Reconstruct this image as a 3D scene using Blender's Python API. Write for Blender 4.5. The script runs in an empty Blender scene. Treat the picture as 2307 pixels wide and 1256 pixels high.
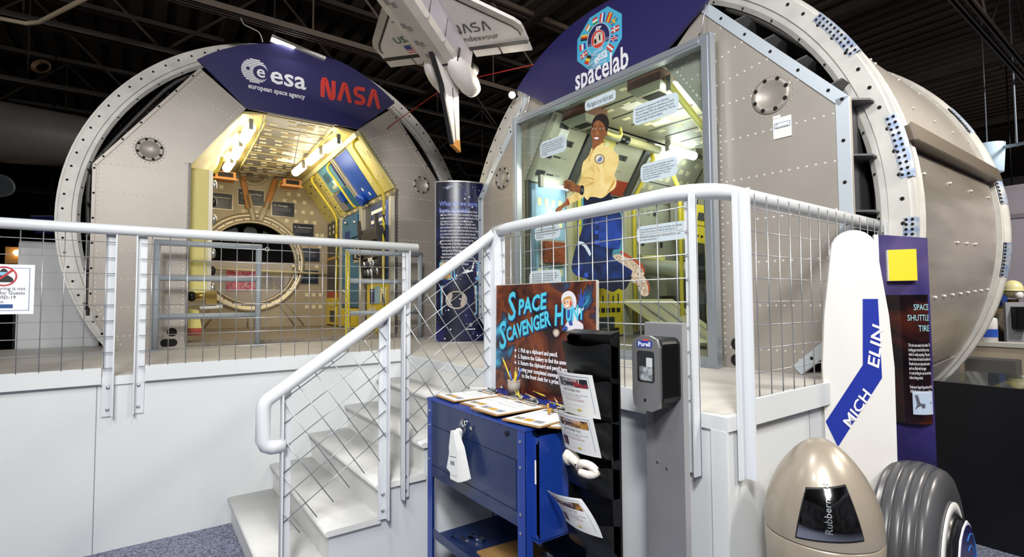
import bpy, math, random
from mathutils import Vector as V, Matrix
random.seed(7)
S = bpy.context.scene
COL = S.collection
PI = math.pi
sin, cos = math.sin, math.cos
# ---------------------------------------------------------------- camera
CX, CY, FP, EYE = 1153.5, 628.0, 1153.5, V((0, 0, 1.58))
_y, _p, _r = [math.radians(a) for a in (54.0, 2.535, -0.357)]
FW = V((cos(_y)*cos(_p), sin(_y)*cos(_p), sin(_p)))
_R0 = V((sin(_y), -cos(_y), 0)); _U0 = _R0.cross(FW)
RT = _R0*cos(_r) + _U0*sin(_r); UP = _U0*cos(_r) - _R0*sin(_r)
cd = bpy.data.cameras.new('camera'); cam = bpy.data.objects.new('camera', cd); COL.objects.link(cam)
cd.sensor_fit = 'HORIZONTAL'; cd.sensor_width = 36; cd.lens = 18.0; cd.clip_start = .05; cd.clip_end = 200
cam.matrix_world = Matrix(((RT.x, UP.x, -FW.x, 0), (RT.y, UP.y, -FW.y, 0), (RT.z, UP.z, -FW.z, EYE.z), (0, 0, 0, 1)))
S.camera = cam
S.view_settings.view_transform = 'Standard'; S.view_settings.look = 'None'
S.view_settings.gamma = 1; S.view_settings.use_curve_mapping = False
S.view_settings.exposure = 0.0
# ---------------------------------------------------------------- world, hall lamps and added lights
wd = bpy.data.worlds.new('world'); S.world = wd; wd.use_nodes = True
wd.node_tree.nodes['Background'].inputs[0].default_value = (.75, .85, 1, 1)
wd.node_tree.nodes['Background'].inputs[1].default_value = .07
def area(name, loc, tgt, size, power, col=(1, 1, 1), spread=180):
    l = bpy.data.lights.new(name, 'AREA'); l.shape = 'DISK'; l.size = size; l.energy = power; l.color = col
    l.spread = math.radians(spread)
    o = bpy.data.objects.new(name, l); COL.objects.link(o); o.location = loc
    o.rotation_euler = (V(tgt)-V(loc)).to_track_quat('-Z', 'Y').to_euler(); return o
COOL = (.985, .995, 1.0)
area('hall_light', (-1.4, 0.8, 4.4), (0.0, 4.2, .3), .7, 34, COOL, 130)
area('hall_light', (-0.9, -1.0, 4.5), (2.1, 1.6, .7), .7, 150, COOL, 150)
area('hall_light', (0.3, 1.6, 4.5), (2.2, 3.4, .8), .5, 32, COOL, 140)
area('hall_light', (3.4, -2.0, 4.5), (3.6, 1.5, 1.6), .7, 85, (1, .96, .9), 140)
area('hall_light', (-2.0, -2.5, 4.5), (2.8, 4.6, 2.2), 1.2, 70, (1, .97, .93), 120)
area('hall_light', (6.6, -1.6, 4.5), (5.0, 1.6, 2.0), .6, 95, (1, .92, .8), 140)  # warm light added to brighten the right module's skin
area('hall_light', (-4.5, 3.0, 4.5), (-1.2, 6.5, 1.6), .6, 12, COOL, 140)
area('hall_light', (9.6, -.6, 4.4), (12.0, 1.6, 1.4), .6, 130, (1, .96, .95), 140)  # added to lift the dark partition in the background
# ---------------------------------------------------------------- pixel rays (places measured off the photograph)
def ray(x, y): return FW + RT*((x-CX)/FP) + UP*((CY-y)/FP)
def at(x, y, ax, val):
    d = ray(x, y); i = 'xyz'.index(ax); t = (val-EYE[i])/d[i]; return EYE + d*t
def dep(x, y, D): return EYE + ray(x, y)*D
# ---------------------------------------------------------------- materials
def lin(h):
    h = h.lstrip('#'); c = [int(h[i:i+2], 16)/255 for i in (0, 2, 4)]
    return tuple(x/12.92 if x <= .04045 else ((x+.055)/1.055)**2.4 for x in c) + (1,)
MATS = {}
def mat(name, hexc, rough=.5, metal=0, var=0, scale=6, bump=0, emit=0, hex2=None, stretch=None, coat=0, spec=.5):
    if name in MATS: return MATS[name]
    m = bpy.data.materials.new(name); m.use_nodes = True; nt = m.node_tree; b = nt.nodes['Principled BSDF']
    c = lin(hexc); b.inputs['Base Color'].default_value = c
    b.inputs['Roughness'].default_value = rough; b.inputs['Metallic'].default_value = metal
    b.inputs['Coat Weight'].default_value = coat; b.inputs['Specular IOR Level'].default_value = spec
    if emit:
        b.inputs['Emission Color'].default_value = c; b.inputs['Emission Strength'].default_value = emit
    if var or bump or hex2:
        tc = nt.nodes.new('ShaderNodeTexCoord'); mp = nt.nodes.new('ShaderNodeMapping'); nz = nt.nodes.new('ShaderNodeTexNoise')
        nt.links.new(tc.outputs['Object'], mp.inputs[0]); nt.links.new(mp.outputs[0], nz.inputs['Vector'])
        if stretch: mp.inputs['Scale'].default_value = stretch
        nz.inputs['Scale'].default_value = scale; nz.inputs['Detail'].default_value = 5
        if var or hex2:
            rp = nt.nodes.new('ShaderNodeValToRGB'); nt.links.new(nz.outputs['Fac'], rp.inputs[0])
            c2 = lin(hex2) if hex2 else tuple(max(0, x*(1-var)) for x in c[:3]) + (1,)
            rp.color_ramp.elements[0].color = c2; rp.color_ramp.elements[1].color = c
            rp.color_ramp.elements[0].position = .35; rp.color_ramp.elements[1].position = .62
            nt.links.new(rp.outputs[0], b.inputs['Base Color'])
        if bump:
            bp = nt.nodes.new('ShaderNodeBump'); bp.inputs['Strength'].default_value = bump; bp.inputs['Distance'].default_value = .01
            nt.links.new(nz.outputs['Fac'], bp.inputs['Height']); nt.links.new(bp.outputs[0], b.inputs['Normal'])
    MATS[name] = m; return m
def ramp_mat(name, stops, scale=4, rough=.35, detail=8, dist=1.2, second=None):
    """printed picture: cloudy colours from layered noise"""
    if name in MATS: return MATS[name]
    m = bpy.data.materials.new(name); m.use_nodes = True; nt = m.node_tree; b = nt.nodes['Principled BSDF']
    tc = nt.nodes.new('ShaderNodeTexCoord'); nz = nt.nodes.new('ShaderNodeTexNoise')
    nt.links.new(tc.outputs['Object'], nz.inputs['Vector'])
    nz.inputs['Scale'].default_value = scale; nz.inputs['Detail'].default_value = detail; nz.inputs['Distortion'].default_value = dist
    rp = nt.nodes.new('ShaderNodeValToRGB'); nt.links.new(nz.outputs['Fac'], rp.inputs[0]); cr = rp.color_ramp
    while len(cr.elements) < len(stops): cr.elements.new(.5)
    for e, (p, h) in zip(cr.elements, stops): e.position = p; e.color = lin(h)
    nt.links.new(rp.outputs[0], b.inputs['Base Color']); b.inputs['Roughness'].default_value = rough
    MATS[name] = m; return m
def glass_mat(name, tint='ffffff', refl=.08, rough=.02):
    if name in MATS: return MATS[name]
    m = bpy.data.materials.new(name); m.use_nodes = True; nt = m.node_tree
    nt.nodes.remove(nt.nodes['Principled BSDF']); out = nt.nodes['Material Output']
    t = nt.nodes.new('ShaderNodeBsdfTransparent'); g = nt.nodes.new('ShaderNodeBsdfGlossy'); x = nt.nodes.new('ShaderNodeMixShader')
    lw = nt.nodes.new('ShaderNodeLayerWeight'); lw.inputs[0].default_value = .5; pw = nt.nodes.new('ShaderNodeMath'); pw.operation = 'POWER'; pw.inputs[1].default_value = 4
    f = nt.nodes.new('ShaderNodeMath'); f.operation = 'MULTIPLY_ADD'; f.inputs[1].default_value = .25; f.inputs[2].default_value = refl*.5
    nt.links.new(lw.outputs['Facing'], pw.inputs[0]); nt.links.new(pw.outputs[0], f.inputs[0])
    t.inputs[0].default_value = lin(tint); g.inputs['Roughness'].default_value = rough
    nt.links.new(f.outputs[0], x.inputs[0]); nt.links.new(t.outputs[0], x.inputs[1]); nt.links.new(g.outputs[0], x.inputs[2])
    nt.links.new(x.outputs[0], out.inputs[0]); MATS[name] = m; return m
def stripe_mat(name, h1, h2, axis, freq, tilt=0, rough=.45):
    """hazard / deck stripes along one object axis"""
    if name in MATS: return MATS[name]
    m = bpy.data.materials.new(name); m.use_nodes = True; nt = m.node_tree; b = nt.nodes['Principled BSDF']
    tc = nt.nodes.new('ShaderNodeTexCoord'); sx = nt.nodes.new('ShaderNodeSeparateXYZ'); nt.links.new(tc.outputs['Object'], sx.inputs[0])
    a = nt.nodes.new('ShaderNodeMath'); a.operation = 'MULTIPLY'; a.inputs[1].default_value = freq; nt.links.new(sx.outputs[axis], a.inputs[0])
    k = nt.nodes.new('ShaderNodeMath'); k.operation = 'MULTIPLY_ADD'; k.inputs[1].default_value = tilt*freq
    nt.links.new(sx.outputs[0], k.inputs[0]); nt.links.new(a.outputs[0], k.inputs[2])
    fr = nt.nodes.new('ShaderNodeMath'); fr.operation = 'FRACT'; nt.links.new(k.outputs[0], fr.inputs[0])
    gt = nt.nodes.new('ShaderNodeMath'); gt.operation = 'GREATER_THAN'; gt.inputs[1].default_value = .5; nt.links.new(fr.outputs[0], gt.inputs[0])
    mx = nt.nodes.new('ShaderNodeMix'); mx.data_type = 'RGBA'; nt.links.new(gt.outputs[0], mx.inputs[0])
    mx.inputs[6].default_value = lin(h1); mx.inputs[7].default_value = lin(h2)
    nt.links.new(mx.outputs[2], b.inputs['Base Color']); b.inputs['Roughness'].default_value = rough
    MATS[name] = m; return m
# ---------------------------------------------------------------- geometry helpers
class Fr:
    """oriented frame"""
    def __init__(s, o, x, y, z=None):
        s.o = V(o); s.x = V(x).normalized(); s.y = V(y).normalized(); s.z = V(z).normalized() if z is not None else s.x.cross(s.y)
    def __call__(s, a, b, c=0): return s.o + s.x*a + s.y*b + s.z*c
W0 = Fr((0, 0, 0), (1, 0, 0), (0, 1, 0))
WM = {}
def wm(o): return WM.get(o.name, Matrix()) if o else Matrix()
def tag(o, label=None, cat=None, group=None, kind=None):
    if label: o['label'] = label
    if cat: o['category'] = cat
    if group: o['group'] = group
    if kind: o['kind'] = kind
    return o
def thing(name, label, cat, loc=(0, 0, 0), rz=0, group=None):
    o = bpy.data.objects.new(name, None); COL.objects.link(o); o.empty_display_size = .1
    o.location = loc; o.rotation_euler = (0, 0, rz)
    WM[o.name] = Matrix.Translation(V(loc)) @ Matrix.Rotation(rz, 4, 'Z')
    return tag(o, label, cat, group)
class MB:
    def __init__(s): s.v = []; s.f = []; s.mi = []; s.sm = []; s.mats = []
    def add(s, vs, fs, m, smooth=False):
        if m not in s.mats: s.mats.append(m)
        k = s.mats.index(m); n = len(s.v); s.v += [V(p) for p in vs]
        for i, f in enumerate(fs):
            s.f.append([n+j for j in f]); s.mi.append(k); s.sm.append(smooth if isinstance(smooth, bool) else smooth[i])
        return s
    def box(s, x0, x1, y0, y1, z0, z1, m, F=W0):
        vs = [F(x, y, z) for z in (z0, z1) for y in (y0, y1) for x in (x0, x1)]
        return s.add(vs, [(0, 2, 3, 1), (4, 5, 7, 6), (0, 1, 5, 4), (2, 6, 7, 3), (0, 4, 6, 2), (1, 3, 7, 5)], m)
    def rbox(s, x0, x1, y0, y1, z0, z1, r, m, F=W0, n=4):
        """box with edges rounded in the x-y outline"""
        return s.prism([F(a, b, z0) for a, b in rrect(x0, x1, y0, y1, r, n)], (F(0, 0, z1)-F(0, 0, z0)), m)
    def prism(s, pts, vec, m, smooth=False):
        pts = [V(p) for p in pts]; n = len(pts); vec = V(vec)
        nr = V((0, 0, 0))
        for i in range(n): nr += pts[i].cross(pts[(i+1) % n])
        fl = nr.dot(vec) > 0
        fs = [list(range(n)), list(range(n, 2*n))[::-1]] + [(i, i+n, (i+1) % n+n, (i+1) % n) for i in range(n)]
        if fl: fs = [list(f)[::-1] for f in fs]
        return s.add(pts + [p+vec for p in pts], fs, m, [False, False] + [smooth]*n)
    def poly(s, pts, m):
        return s.add(pts, [list(range(len(pts)))], m)
    def cyl(s, a, b, r, m, n=10, r2=None, caps=True):
        return s.tube([a, b], r, m, n, r2=r2, caps=caps)
    def tube(s, path, r, m, n=8, closed=False, r2=None, caps=True):
        P = [V(p) for p in path]; k = len(P); vs = []; up = None
        for i, p in enumerate(P):
            if closed: t = (P[(i+1) % k]-P[i-1]).normalized()
            elif i == 0: t = (P[1]-P[0]).normalized()
            elif i == k-1: t = (P[-1]-P[-2]).normalized()
            else: t = ((P[i+1]-p).normalized() + (p-P[i-1]).normalized()).normalized()
            if up is None: up = V((0, 0, 1)) if abs(t.z) < .95 else V((1, 0, 0))
            x = t.cross(up).normalized(); up = x.cross(t).normalized()
            sc = 1
            if 0 < i < k-1 and not closed:
                c = t.dot((P[i+1]-p).normalized()); sc = 1/max(c, .6)
            rr = (r if not isinstance(r, (list, tuple)) else r[i])
            if r2 is not None: rr = r + (r2-r)*i/(k-1)
            vs += [p + (x*cos(2*PI*j/n) + up*sin(2*PI*j/n)*sc)*rr for j in range(n)]
        fs = []
        for i in range(k if closed else k-1):
            for j in range(n):
                a = i*n; b = ((i+1) % k)*n; fs.append((a+j, a+(j+1) % n, b+(j+1) % n, b+j))
        sm = [n > 4]*len(fs)
        if caps and not closed: fs += [list(range(n))[::-1], list(range((k-1)*n, k*n))]; sm += [False, False]
        return s.add(vs, fs, m, sm)
    def lathe(s, prof, m, F=W0, n=32, a0=0, a1=2*PI, zmin=None, smooth=True, closedprof=False, sharp=False):
        """prof: (radius, height along F.z); turned round F.z"""
        if sharp:
            for p, q in zip(prof, prof[1:]): s.lathe([p, q], m, F, n, a0, a1, zmin)
            return s
        full = abs(a1-a0-2*PI) < 1e-6; na = n if full else n+1; vs = []; k = len(prof)
        for i in range(na):
            a = a0 + (a1-a0)*i/n
            for r, h in prof:
                p = F(r*cos(a), r*sin(a), h)
                if zmin is not None and p.z < zmin: p.z = zmin
                vs.append(p)
        fs = []
        for i in range(n):
            A = i*k; B = ((i+1) % na)*k
            for j in range(k if closedprof else k-1):
                j2 = (j+1) % k; fs.append((A+j, B+j, B+j2, A+j2))
        return s.add(vs, fs, m, smooth)
    def disc(s, F, r, m, n=16, h=0.004):
        return s.prism([F(r*cos(2*PI*i/n), r*sin(2*PI*i/n), 0) for i in range(n)], F.z*h, m)
    def ball(s, c, rx, ry, rz, m, n=12, k=8, F=W0):
        vs = []; fs = []; c = V(c)
        for i in range(k+1):
            t = PI*i/k
            for j in range(n):
                a = 2*PI*j/n; vs.append(c + F.x*(rx*sin(t)*cos(a)) + F.y*(ry*sin(t)*sin(a)) + F.z*(rz*cos(t)))
        for i in range(k):
            for j in range(n): fs.append((i*n+j, (i+1)*n+j, (i+1)*n+(j+1) % n, i*n+(j+1) % n))
        return s.add(vs, fs, m, True)
    def build(s, name, parent=None, local=False, label=None, cat=None, group=None, kind=None, base=None):
        me = bpy.data.meshes.new(name)
        o = bpy.data.objects.new(name, me); COL.objects.link(o)
        vs = s.v
        if parent is not None:
            o.parent = parent; WM[o.name] = wm(parent)
            if not local:
                iv = wm(parent).inverted(); vs = [iv @ p for p in vs]
        elif not local:
            if base is None:
                xs = [p.x for p in vs]; ys = [p.y for p in vs]; base = V(((min(xs)+max(xs))/2, (min(ys)+max(ys))/2, min(p.z for p in vs)))
            o.location = base; WM[o.name] = Matrix.Translation(V(base)); vs = [p-V(base) for p in vs]
        me.from_pydata([tuple(p) for p in vs], [], s.f)
        for m in s.mats: me.materials.append(m)
        me.polygons.foreach_set('material_index', s.mi); me.polygons.foreach_set('use_smooth', s.sm)
        me.validate(); me.update()
        return tag(o, label, cat, group, kind)
def rrect(x0, x1, y0, y1, r, n=4):
    out = []
    for cx, cy, a in ((x1-r, y1-r, 0), (x0+r, y1-r, 90), (x0+r, y0+r, 180), (x1-r, y0+r, 270)):
        for i in range(n+1):
            t = math.radians(a+90*i/n); out.append((cx+r*cos(t), cy+r*sin(t)))
    return out
def spline(pts, k=4, closed=True):
    """Catmull-Rom through 2-D or 3-D points"""
    P = [V(p) for p in pts]; n = len(P); out = []
    for i in range(n if closed else n-1):
        if closed: a, b, c, d = P[i-1], P[i], P[(i+1) % n], P[(i+2) % n]
        else: a, b, c, d = P[max(i-1, 0)], P[i], P[i+1], P[min(i+2, n-1)]
        for j in range(k):
            t = j/k; out.append(.5*((2*b) + (c-a)*t + (2*a-5*b+4*c-d)*t*t + (3*b-a-3*c+d)*t**3))
    if not closed: out.append(P[-1])
    return out
def textmb(body, F, size, m, align='LEFT', bold=0, shear=0, res=2, depth=.0012, width=None, spacing=1, line=1, mb=None, sy=1):
    cu = bpy.data.curves.new('t', 'FONT'); cu.body = body; cu.size = size; cu.align_x = align; cu.shear = shear
    cu.resolution_u = res; cu.offset = bold; cu.space_character = spacing; cu.space_line = line; cu.fill_mode = 'FRONT'
    o = bpy.data.objects.new('t', cu); me = bpy.data.meshes.new_from_object(o)
    mb = mb or MB()
    vs = [v.co.copy() for v in me.vertices]
    if vs:
        sx = 1
        if width:
            w = max(v.x for v in vs)-min(v.x for v in vs); sx = width/w if w > 0 else 1
        mb.add([F(v.x*sx, v.y*sy, depth) for v in vs], [list(p.vertices) for p in me.polygons], m)
    bpy.data.objects.remove(o); bpy.data.curves.remove(cu); bpy.data.meshes.remove(me)
    return mb
def copy_tree(o, parent=None):
    c = o.copy(); COL.objects.link(c)
    if parent: c.parent = parent
    WM[c.name] = wm(o)
    for ch in list(o.children): copy_tree(ch, c)
    return c
# common materials
WHITE = mat('white_paint', 'd6d9da', .45, var=.03, scale=1.5)
RAILW = mat('white_rail_paint', 'd3d6da', .35)
TREADM = mat('worn_white_paint', 'e0dfdc', .5, var=.1, scale=3)
WIRE = mat('galvanised_wire', 'b4b7ba', .35, .8)
STEEL = mat('zinc_steel', 'c4c6c8', .3, .9)
GREYP = mat('grey_paint', '9aa2a9', .4)
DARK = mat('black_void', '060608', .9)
BLK = mat('black_plastic', '111114', .35)
CHROME = mat('chrome', 'd8dade', .08, 1)
PAPER = mat('paper', 'ececea', .7)
INK = mat('black_ink', '26262a', .7)
YEL = mat('yellow_paint', 'd8c23c', .4)
# ================================================================ SETTING
PZ = 1.11                       # platform height
YW = 4.23                       # face of the long white skirt wall
XF, YR = 1.90, 1.17             # faces of the front and right skirt walls
CARPET = mat('carpet', '8f93a8', .95, hex2='3f4252', scale=85, bump=.5)
def struct(name, mb, **k): return mb.build(name, kind='structure', **k)
struct('floor', MB().box(-14, 26, -9, 26, -.1, 0, CARPET))
FLOORP = mat('platform_floor', 'cfc9c2', .45, var=.12, scale=2.5)
m = MB().box(-6, XF+.02, YW, 7.4, PZ-.05, PZ, FLOORP); m.box(XF, 3.72, YR, 7.4, PZ-.05, PZ-.0005, FLOORP)
m.box(-6, XF-.013, YW-.012, YW+.02, PZ-.055, PZ+.002, WHITE); m.box(XF-.012, XF+.02, YR-.012, YW, PZ-.055, PZ+.002, WHITE); m.box(XF+.02, 3.72, YR-.012, YR+.02, PZ-.055, PZ+.002, WHITE)
struct('floor_platform', m)
m = MB().box(-6, XF, YW, YW+.03, 0, PZ-.055, WHITE)
for x in (-.21, -1.43): m.box(x-.0025, x+.0025, YW-.0012, YW, 0, PZ-.055, mat('seam', '8b9094', .6))
struct('wall_left', m)
m = MB().box(XF, XF+.03, YR, YW, 0, PZ-.055, WHITE); m.box(XF-.015, XF, YR-.01, YR+.06, 0, PZ-.055, WHITE)
struct('wall_front', m)
m = MB().box(XF+.03, 3.72, YR, YR+.03, 0, PZ-.055, WHITE); m.box(3.69, 3.72, YR, 3, 0, PZ-.055, WHITE)
m.box(XF+.7, XF+.703, YR-.0012, YR, 0, PZ-.055, mat('seam', '8b9094', .6))
struct('wall_right', m)
DRK = mat('dark_wall', '1a1718', .9)
struct('wall_back', MB().box(-14, 26, 25.8, 26, 0, 6.6, DRK))
struct('wall_far_right', MB().box(25.8, 26, -9, 26, 0, 6.6, mat('far_grey_wall', '8d868b', .8)))
struct('wall_far_left', MB().box(-14.1, -14, -9, 26, 0, 6.6, DRK))
struct('wall_reflector', MB().box(-7, 20, -6.2, -6, 0, 4.2, mat('reflector_grey', '8c8c92', .8, hex2='55565e', scale=.9)))  # unseen wall added to give chrome, tyre and bin something grey to reflect
struct('wall_reflector_left', MB().box(-7.2, -7, -6.2, 2.5, 0, 4.2, mat('reflector_grey', '8c8c92')))  # second unseen wall added for reflections and bounce light
# roof deck with corrugations running along Y, and its trusses
DECK = mat('roof_deck', '51463c', .8, var=.25, scale=.8); TRUSS = mat('truss_paint', '40362f', .6, var=.2, scale=4)
m = MB(); xs = []; x = -14
while x < 26: xs += [(x, 6.0), (x+.13, 6.0), (x+.17, 6.09), (x+.26, 6.09)]; x += .3
pts = [(a, b) for a, b in xs]
vs = [V((a, y, b)) for y in (-9, 26) for a, b in pts]; n = len(pts)
m.add(vs, [(i, i+1, n+i+1, n+i) for i in range(n-1)], DECK)
m.box(-14, 26, -9, 26, 6.12, 6.2, DECK)
ceiling = struct('ceiling', m)
def truss(y, z=4.62, col=TRUSS, h=1.28):
    m = MB()
    for dy in (-.05, .05):
        m.box(-14, 26, y+dy-.012, y+dy+.012, z, z+.07, col); m.box(-14, 26, y+dy-.03, y+dy+.03, z, z+.012, col)
        m.box(-14, 26, y+dy-.03, y+dy+.03, z+h, z+h+.07, col)
    x = -13.3+(y*1.7) % 1.3; k = 0
    while x < 23:
        m.cyl((x, y, z+.04), (x+1.25, y, z+h), .017, col, 4); m.cyl((x+1.25, y, z+h), (x+2.5, y, z+.04), .017, col, 4)
        m.cyl((x+1.25, y, z+.04), (x+1.25, y, z+h), .01, col, 4); x += 2.5
    m.build('roof_truss', ceiling)
TR2 = mat('truss_light_paint', '5e5248', .6)
for y, c in ((-2.2, TRUSS), (1.42, TRUSS), (6.0, TR2), (7.45, TRUSS), (9.6, TRUSS), (12.0, TRUSS), (15.0, TRUSS), (19.0, TRUSS)): truss(y, col=c)
m = MB()
for x in (-6, -2.4, 1.1, 4.8, 8.5, 12.5, 17): m.box(x-.06, x+.06, -9, 26, 5.86, 6.0, TRUSS)
m.build('roof_beam', ceiling)
# ================================================================ STAIRCASE
NX = [.537, .813, 1.089, 1.369, 1.638]; NZ = [.185, .37, .555, .74, .925]
ST0, ST1 = 2.83, YW-.002
st = thing('staircase', 'white five-step wooden staircase climbing to the platform along the long white wall', 'staircase', (1.2, 3.5, 0))
SIDE = mat('stair_side_paint', 'd9dcde', .5, var=.04, scale=2)
for i, (x, z) in enumerate(zip(NX, NZ)):
    xe = NX[i+1]+.03 if i < 4 else XF-.0145; r = .016
    prof = [(xe, z-.032), (xe, z)] + [(x+r-r*sin(t*PI/6), z-r+r*cos(t*PI/6)) for t in range(7)]
    MB().prism([V((a, ST0-.022, b)) for a, b in prof], (0, ST1-ST0+.022, 0), TREADM, True).build('tread', st)
    z0 = 0 if i == 0 else NZ[i-1]
    MB().box(x+.027, x+.045, ST0+.012, ST1, z0, z-.032, TREADM).build('riser', st)
MB().box(XF-.014, XF-.0005, ST0+.012, ST1, .925, PZ-.056, TREADM).build('riser', st)
pl = [(NX[0]+.027, 0)]
for i in range(5): pl += [(NX[i]+.027, NZ[i]-.033), ((NX[i+1]+.027) if i < 4 else XF-.016, NZ[i]-.033)]
pl += [(XF-.016, 0)]
m = MB()
for i in range(5): m.prism([V((a, ST0, b)) for a, b in ((NX[i]+.0269, 0), ((NX[i+1]+.027) if i < 4 else XF-.016, 0), ((NX[i+1]+.027) if i < 4 else XF-.016, NZ[i]-.033), (NX[i]+.0269, NZ[i]-.033))], (0, .012, 0), SIDE)
m.build('stringer', st)
# ================================================================ RAILINGS
RZ = 2.04; RR = .034
def clip(a, b, poly):
    """clip segment a-b (2-D) to a convex polygon listed anticlockwise"""
    t0, t1 = 0.0, 1.0; dx, dy = b[0]-a[0], b[1]-a[1]
    for i in range(len(poly)):
        p, q = poly[i], poly[(i+1) % len(poly)]; nx, ny = -(q[1]-p[1]), q[0]-p[0]
        d = nx*dx+ny*dy; e = nx*(a[0]-p[0])+ny*(a[1]-p[1])
        if abs(d) < 1e-9:
            if e < 0: return None
        else:
            t = -e/d
            if d > 0: t0 = max(t0, t)
            else: t1 = min(t1, t)
    return None if t0 >= t1 else ((a[0]+dx*t0, a[1]+dy*t0), (a[0]+dx*t1, a[1]+dy*t1))
def mesh_grid(F, poly, pitch, ang=0, org=(0, 0), r=.0028):
    m = MB(); c, s = cos(ang), sin(ang)
    for k in range(-60, 61):
        o = k*pitch
        for (ux, uy, px, py, h) in ((c, s, -s, c, 0), (-s, c, c, s, .004)):
            a = (org[0]+px*o-ux*9, org[1]+py*o-uy*9); b = (org[0]+px*o+ux*9, org[1]+py*o+uy*9)
            q = clip(a, b, poly)
            if q: m.tube([F(q[0][0], q[0][1], h), F(q[1][0], q[1][1], h)], r, WIRE, 5)
    return m
def bolt(m, p, nrm, r=.012): m.lathe([(r, 0), (r*.9, r*.5), (r*.5, r*.8), (0, r*.85)], STEEL, Fr(p, *perp(nrm)), 8)
def perp(n):
    n = V(n).normalized(); a = V((0, 0, 1)) if abs(n.z) < .9 else V((1, 0, 0)); x = a.cross(n).normalized(); return x, n.cross(x), n
# --- long guard railing on the left wall
gr = thing('guard_railing', 'long white guard railing with wire mesh along the top of the left skirt wall', 'railing', (-.1, YW, PZ))
RY = YW-.04
MB().tube([(-2.6, RY, RZ+.015), (2.0, RY, RZ+.025)], RR, RAILW, 14).build('handrail', gr)
def post(parent, x, y, z0, z1, wx, wy, bolts=(), nrm=(0, -1, 0), m=RAILW):
    """flat strap post with a folded return"""
    mb = MB()
    if nrm[1]: mb.box(x-wx/2, x+wx/2, y-.004, y+.004, z0, z1, m); mb.box(x+(wx/2-.008)*wy, x+wx/2*wy, y-.045, y, z0, z1, m) if wy > 0 else mb.box(x-wx/2, x-wx/2+.008, y-.045, y, z0, z1, m)
    else: mb.box(x-.004, x+.004, y-wx/2, y+wx/2, z0, z1, m); mb.box(x-.045, x, y-wx/2, y-wx/2+.008, z0, z1, m) if wy < 0 else mb.box(x-.045, x, y+wx/2-.008, y+wx/2, z0, z1, m)
    for bz in bolts: bolt(mb, V((x, y, bz))+V(nrm)*.004, nrm)
    mb.build('post', parent)
PYL = YW-.006
for x, sd in ((-.155, 1), (.005, -1), (1.90, 1), (-2.5, -1)):
    post(gr, x, PYL, .855 if x < 1 else .95, RZ, .06, sd, (.9, 1.04) if x < 1 else (1.0,))
FL = Fr((0, YW-.03, 0), (1, 0, 0), (0, 0, 1))
mesh_grid(FL, [(-2.5, 1.165), (-.13, 1.165), (-.13, RZ), (-2.5, RZ)], .1016, 0, (-.18, 1.165)).build('wire_mesh', gr)
mesh_grid(FL, [(.0, 1.165), (1.9, 1.165), (1.9, RZ), (.0, RZ)], .1016, 0, (.06, 1.165)).build('wire_mesh', gr)
MB().box(-2.6, -.19, YW-.034, YW-.014, 1.066, 1.17, WHITE).build('toe_board', gr)
MB().box(.037, 1.87, YW-.034, YW-.014, 1.066, 1.17, WHITE).build('toe_board', gr)
# --- sloping stair railing
sr = thing('stair_railing', 'sloping white stair handrail with diagonal wire mesh and a looped lower end', 'railing', (1.2, 2.77, .3))
SY = 2.785
rl = lambda x: 1.095 + (x-.518)*.681
pth = [V((.603, SY, .862)), V((.545, SY, .862)), V((.518, SY, .875)), V((.503, SY, .905)), V((.503, SY, 1.055)), V((.508, SY, 1.08)), V((.523, SY, 1.1)), V((1.86, SY, rl(1.86))), V((1.885, SY, RZ-.004))]
MB().tube(pth, RR, RAILW, 14).build('handrail', sr)
for x, z0, sd, bl in ((.612, .0, -1, ()), (1.128, .36, 1, (.41, .50)), (1.262, .45, -1, (.49, .57)), (1.84, .8, 1, ())):
    post(sr, x, SY+.022, z0, rl(x), .05, sd, bl)
FS = Fr((0, SY+.012, 0), (1, 0, 0), (0, 0, 1))
def slp(x0, x1, d0, d1): return [(x0, rl(x0)-d0), (x1, rl(x1)-d1), (x1, rl(x1)), (x0, rl(x0))]
A = math.atan(.681)
mesh_grid(FS, slp(.6, 1.14, .80, .80), .1016, A, (.6, rl(.6)-.8)).build('wire_mesh', sr)
mesh_grid(FS, slp(1.25, 1.85, .84, .84), .1016, A, (1.25, rl(1.25)-.84)).build('wire_mesh', sr)
# --- corner railing: front run and right run
cr = thing('corner_railing', 'white corner guard railing with a rounded bend and wire mesh around the right platform', 'railing', (XF, YR, PZ))
FX, SYR = XF-.035, YR+.045
pth = [V((FX+.02, SY, RZ)), V((FX, 2.6, RZ)), V((FX, 1.42, RZ))] + [V((FX+.18-.18*cos(t*PI/12), 1.4-.185*sin(t*PI/12), RZ)) for t in range(1, 7)] + [V((2.15, SYR, RZ)), V((3.69, SYR, RZ-.005))]
MB().tube(pth, RR, RAILW, 14).build('handrail', cr)
for y, z0, sd in ((2.70, 1.0, 1), (1.30, .86, -1)): post(cr, XF-.017, y, z0, RZ, .055, sd, (), (-1, 0, 0))
for x, z0, sd in ((1.985, .855, 1), (3.62, .86, 1)): post(cr, x, YR-.017, z0, RZ, .055, sd, (), (0, -1, 0))
FFR = Fr((XF-.03, 0, 0), (0, 1, 0), (0, 0, 1), (-1, 0, 0))
mesh_grid(FFR, [(1.31, 1.165), (2.7, 1.165), (2.7, RZ), (1.31, RZ)], .1016, 0, (1.36, 1.165)).build('wire_mesh', cr)
FRR = Fr((0, YR-.0, 0), (1, 0, 0), (0, 0, 1))
mesh_grid(FRR, [(2.0, 1.165), (3.62, 1.165), (3.62, RZ), (2.0, RZ)], .1016, 0, (2.05, 1.165)).build('wire_mesh', cr)
MB().box(XF-.04, XF-.02, 1.33, 2.78, 1.066, 1.17, WHITE).build('toe_board', cr)
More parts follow.
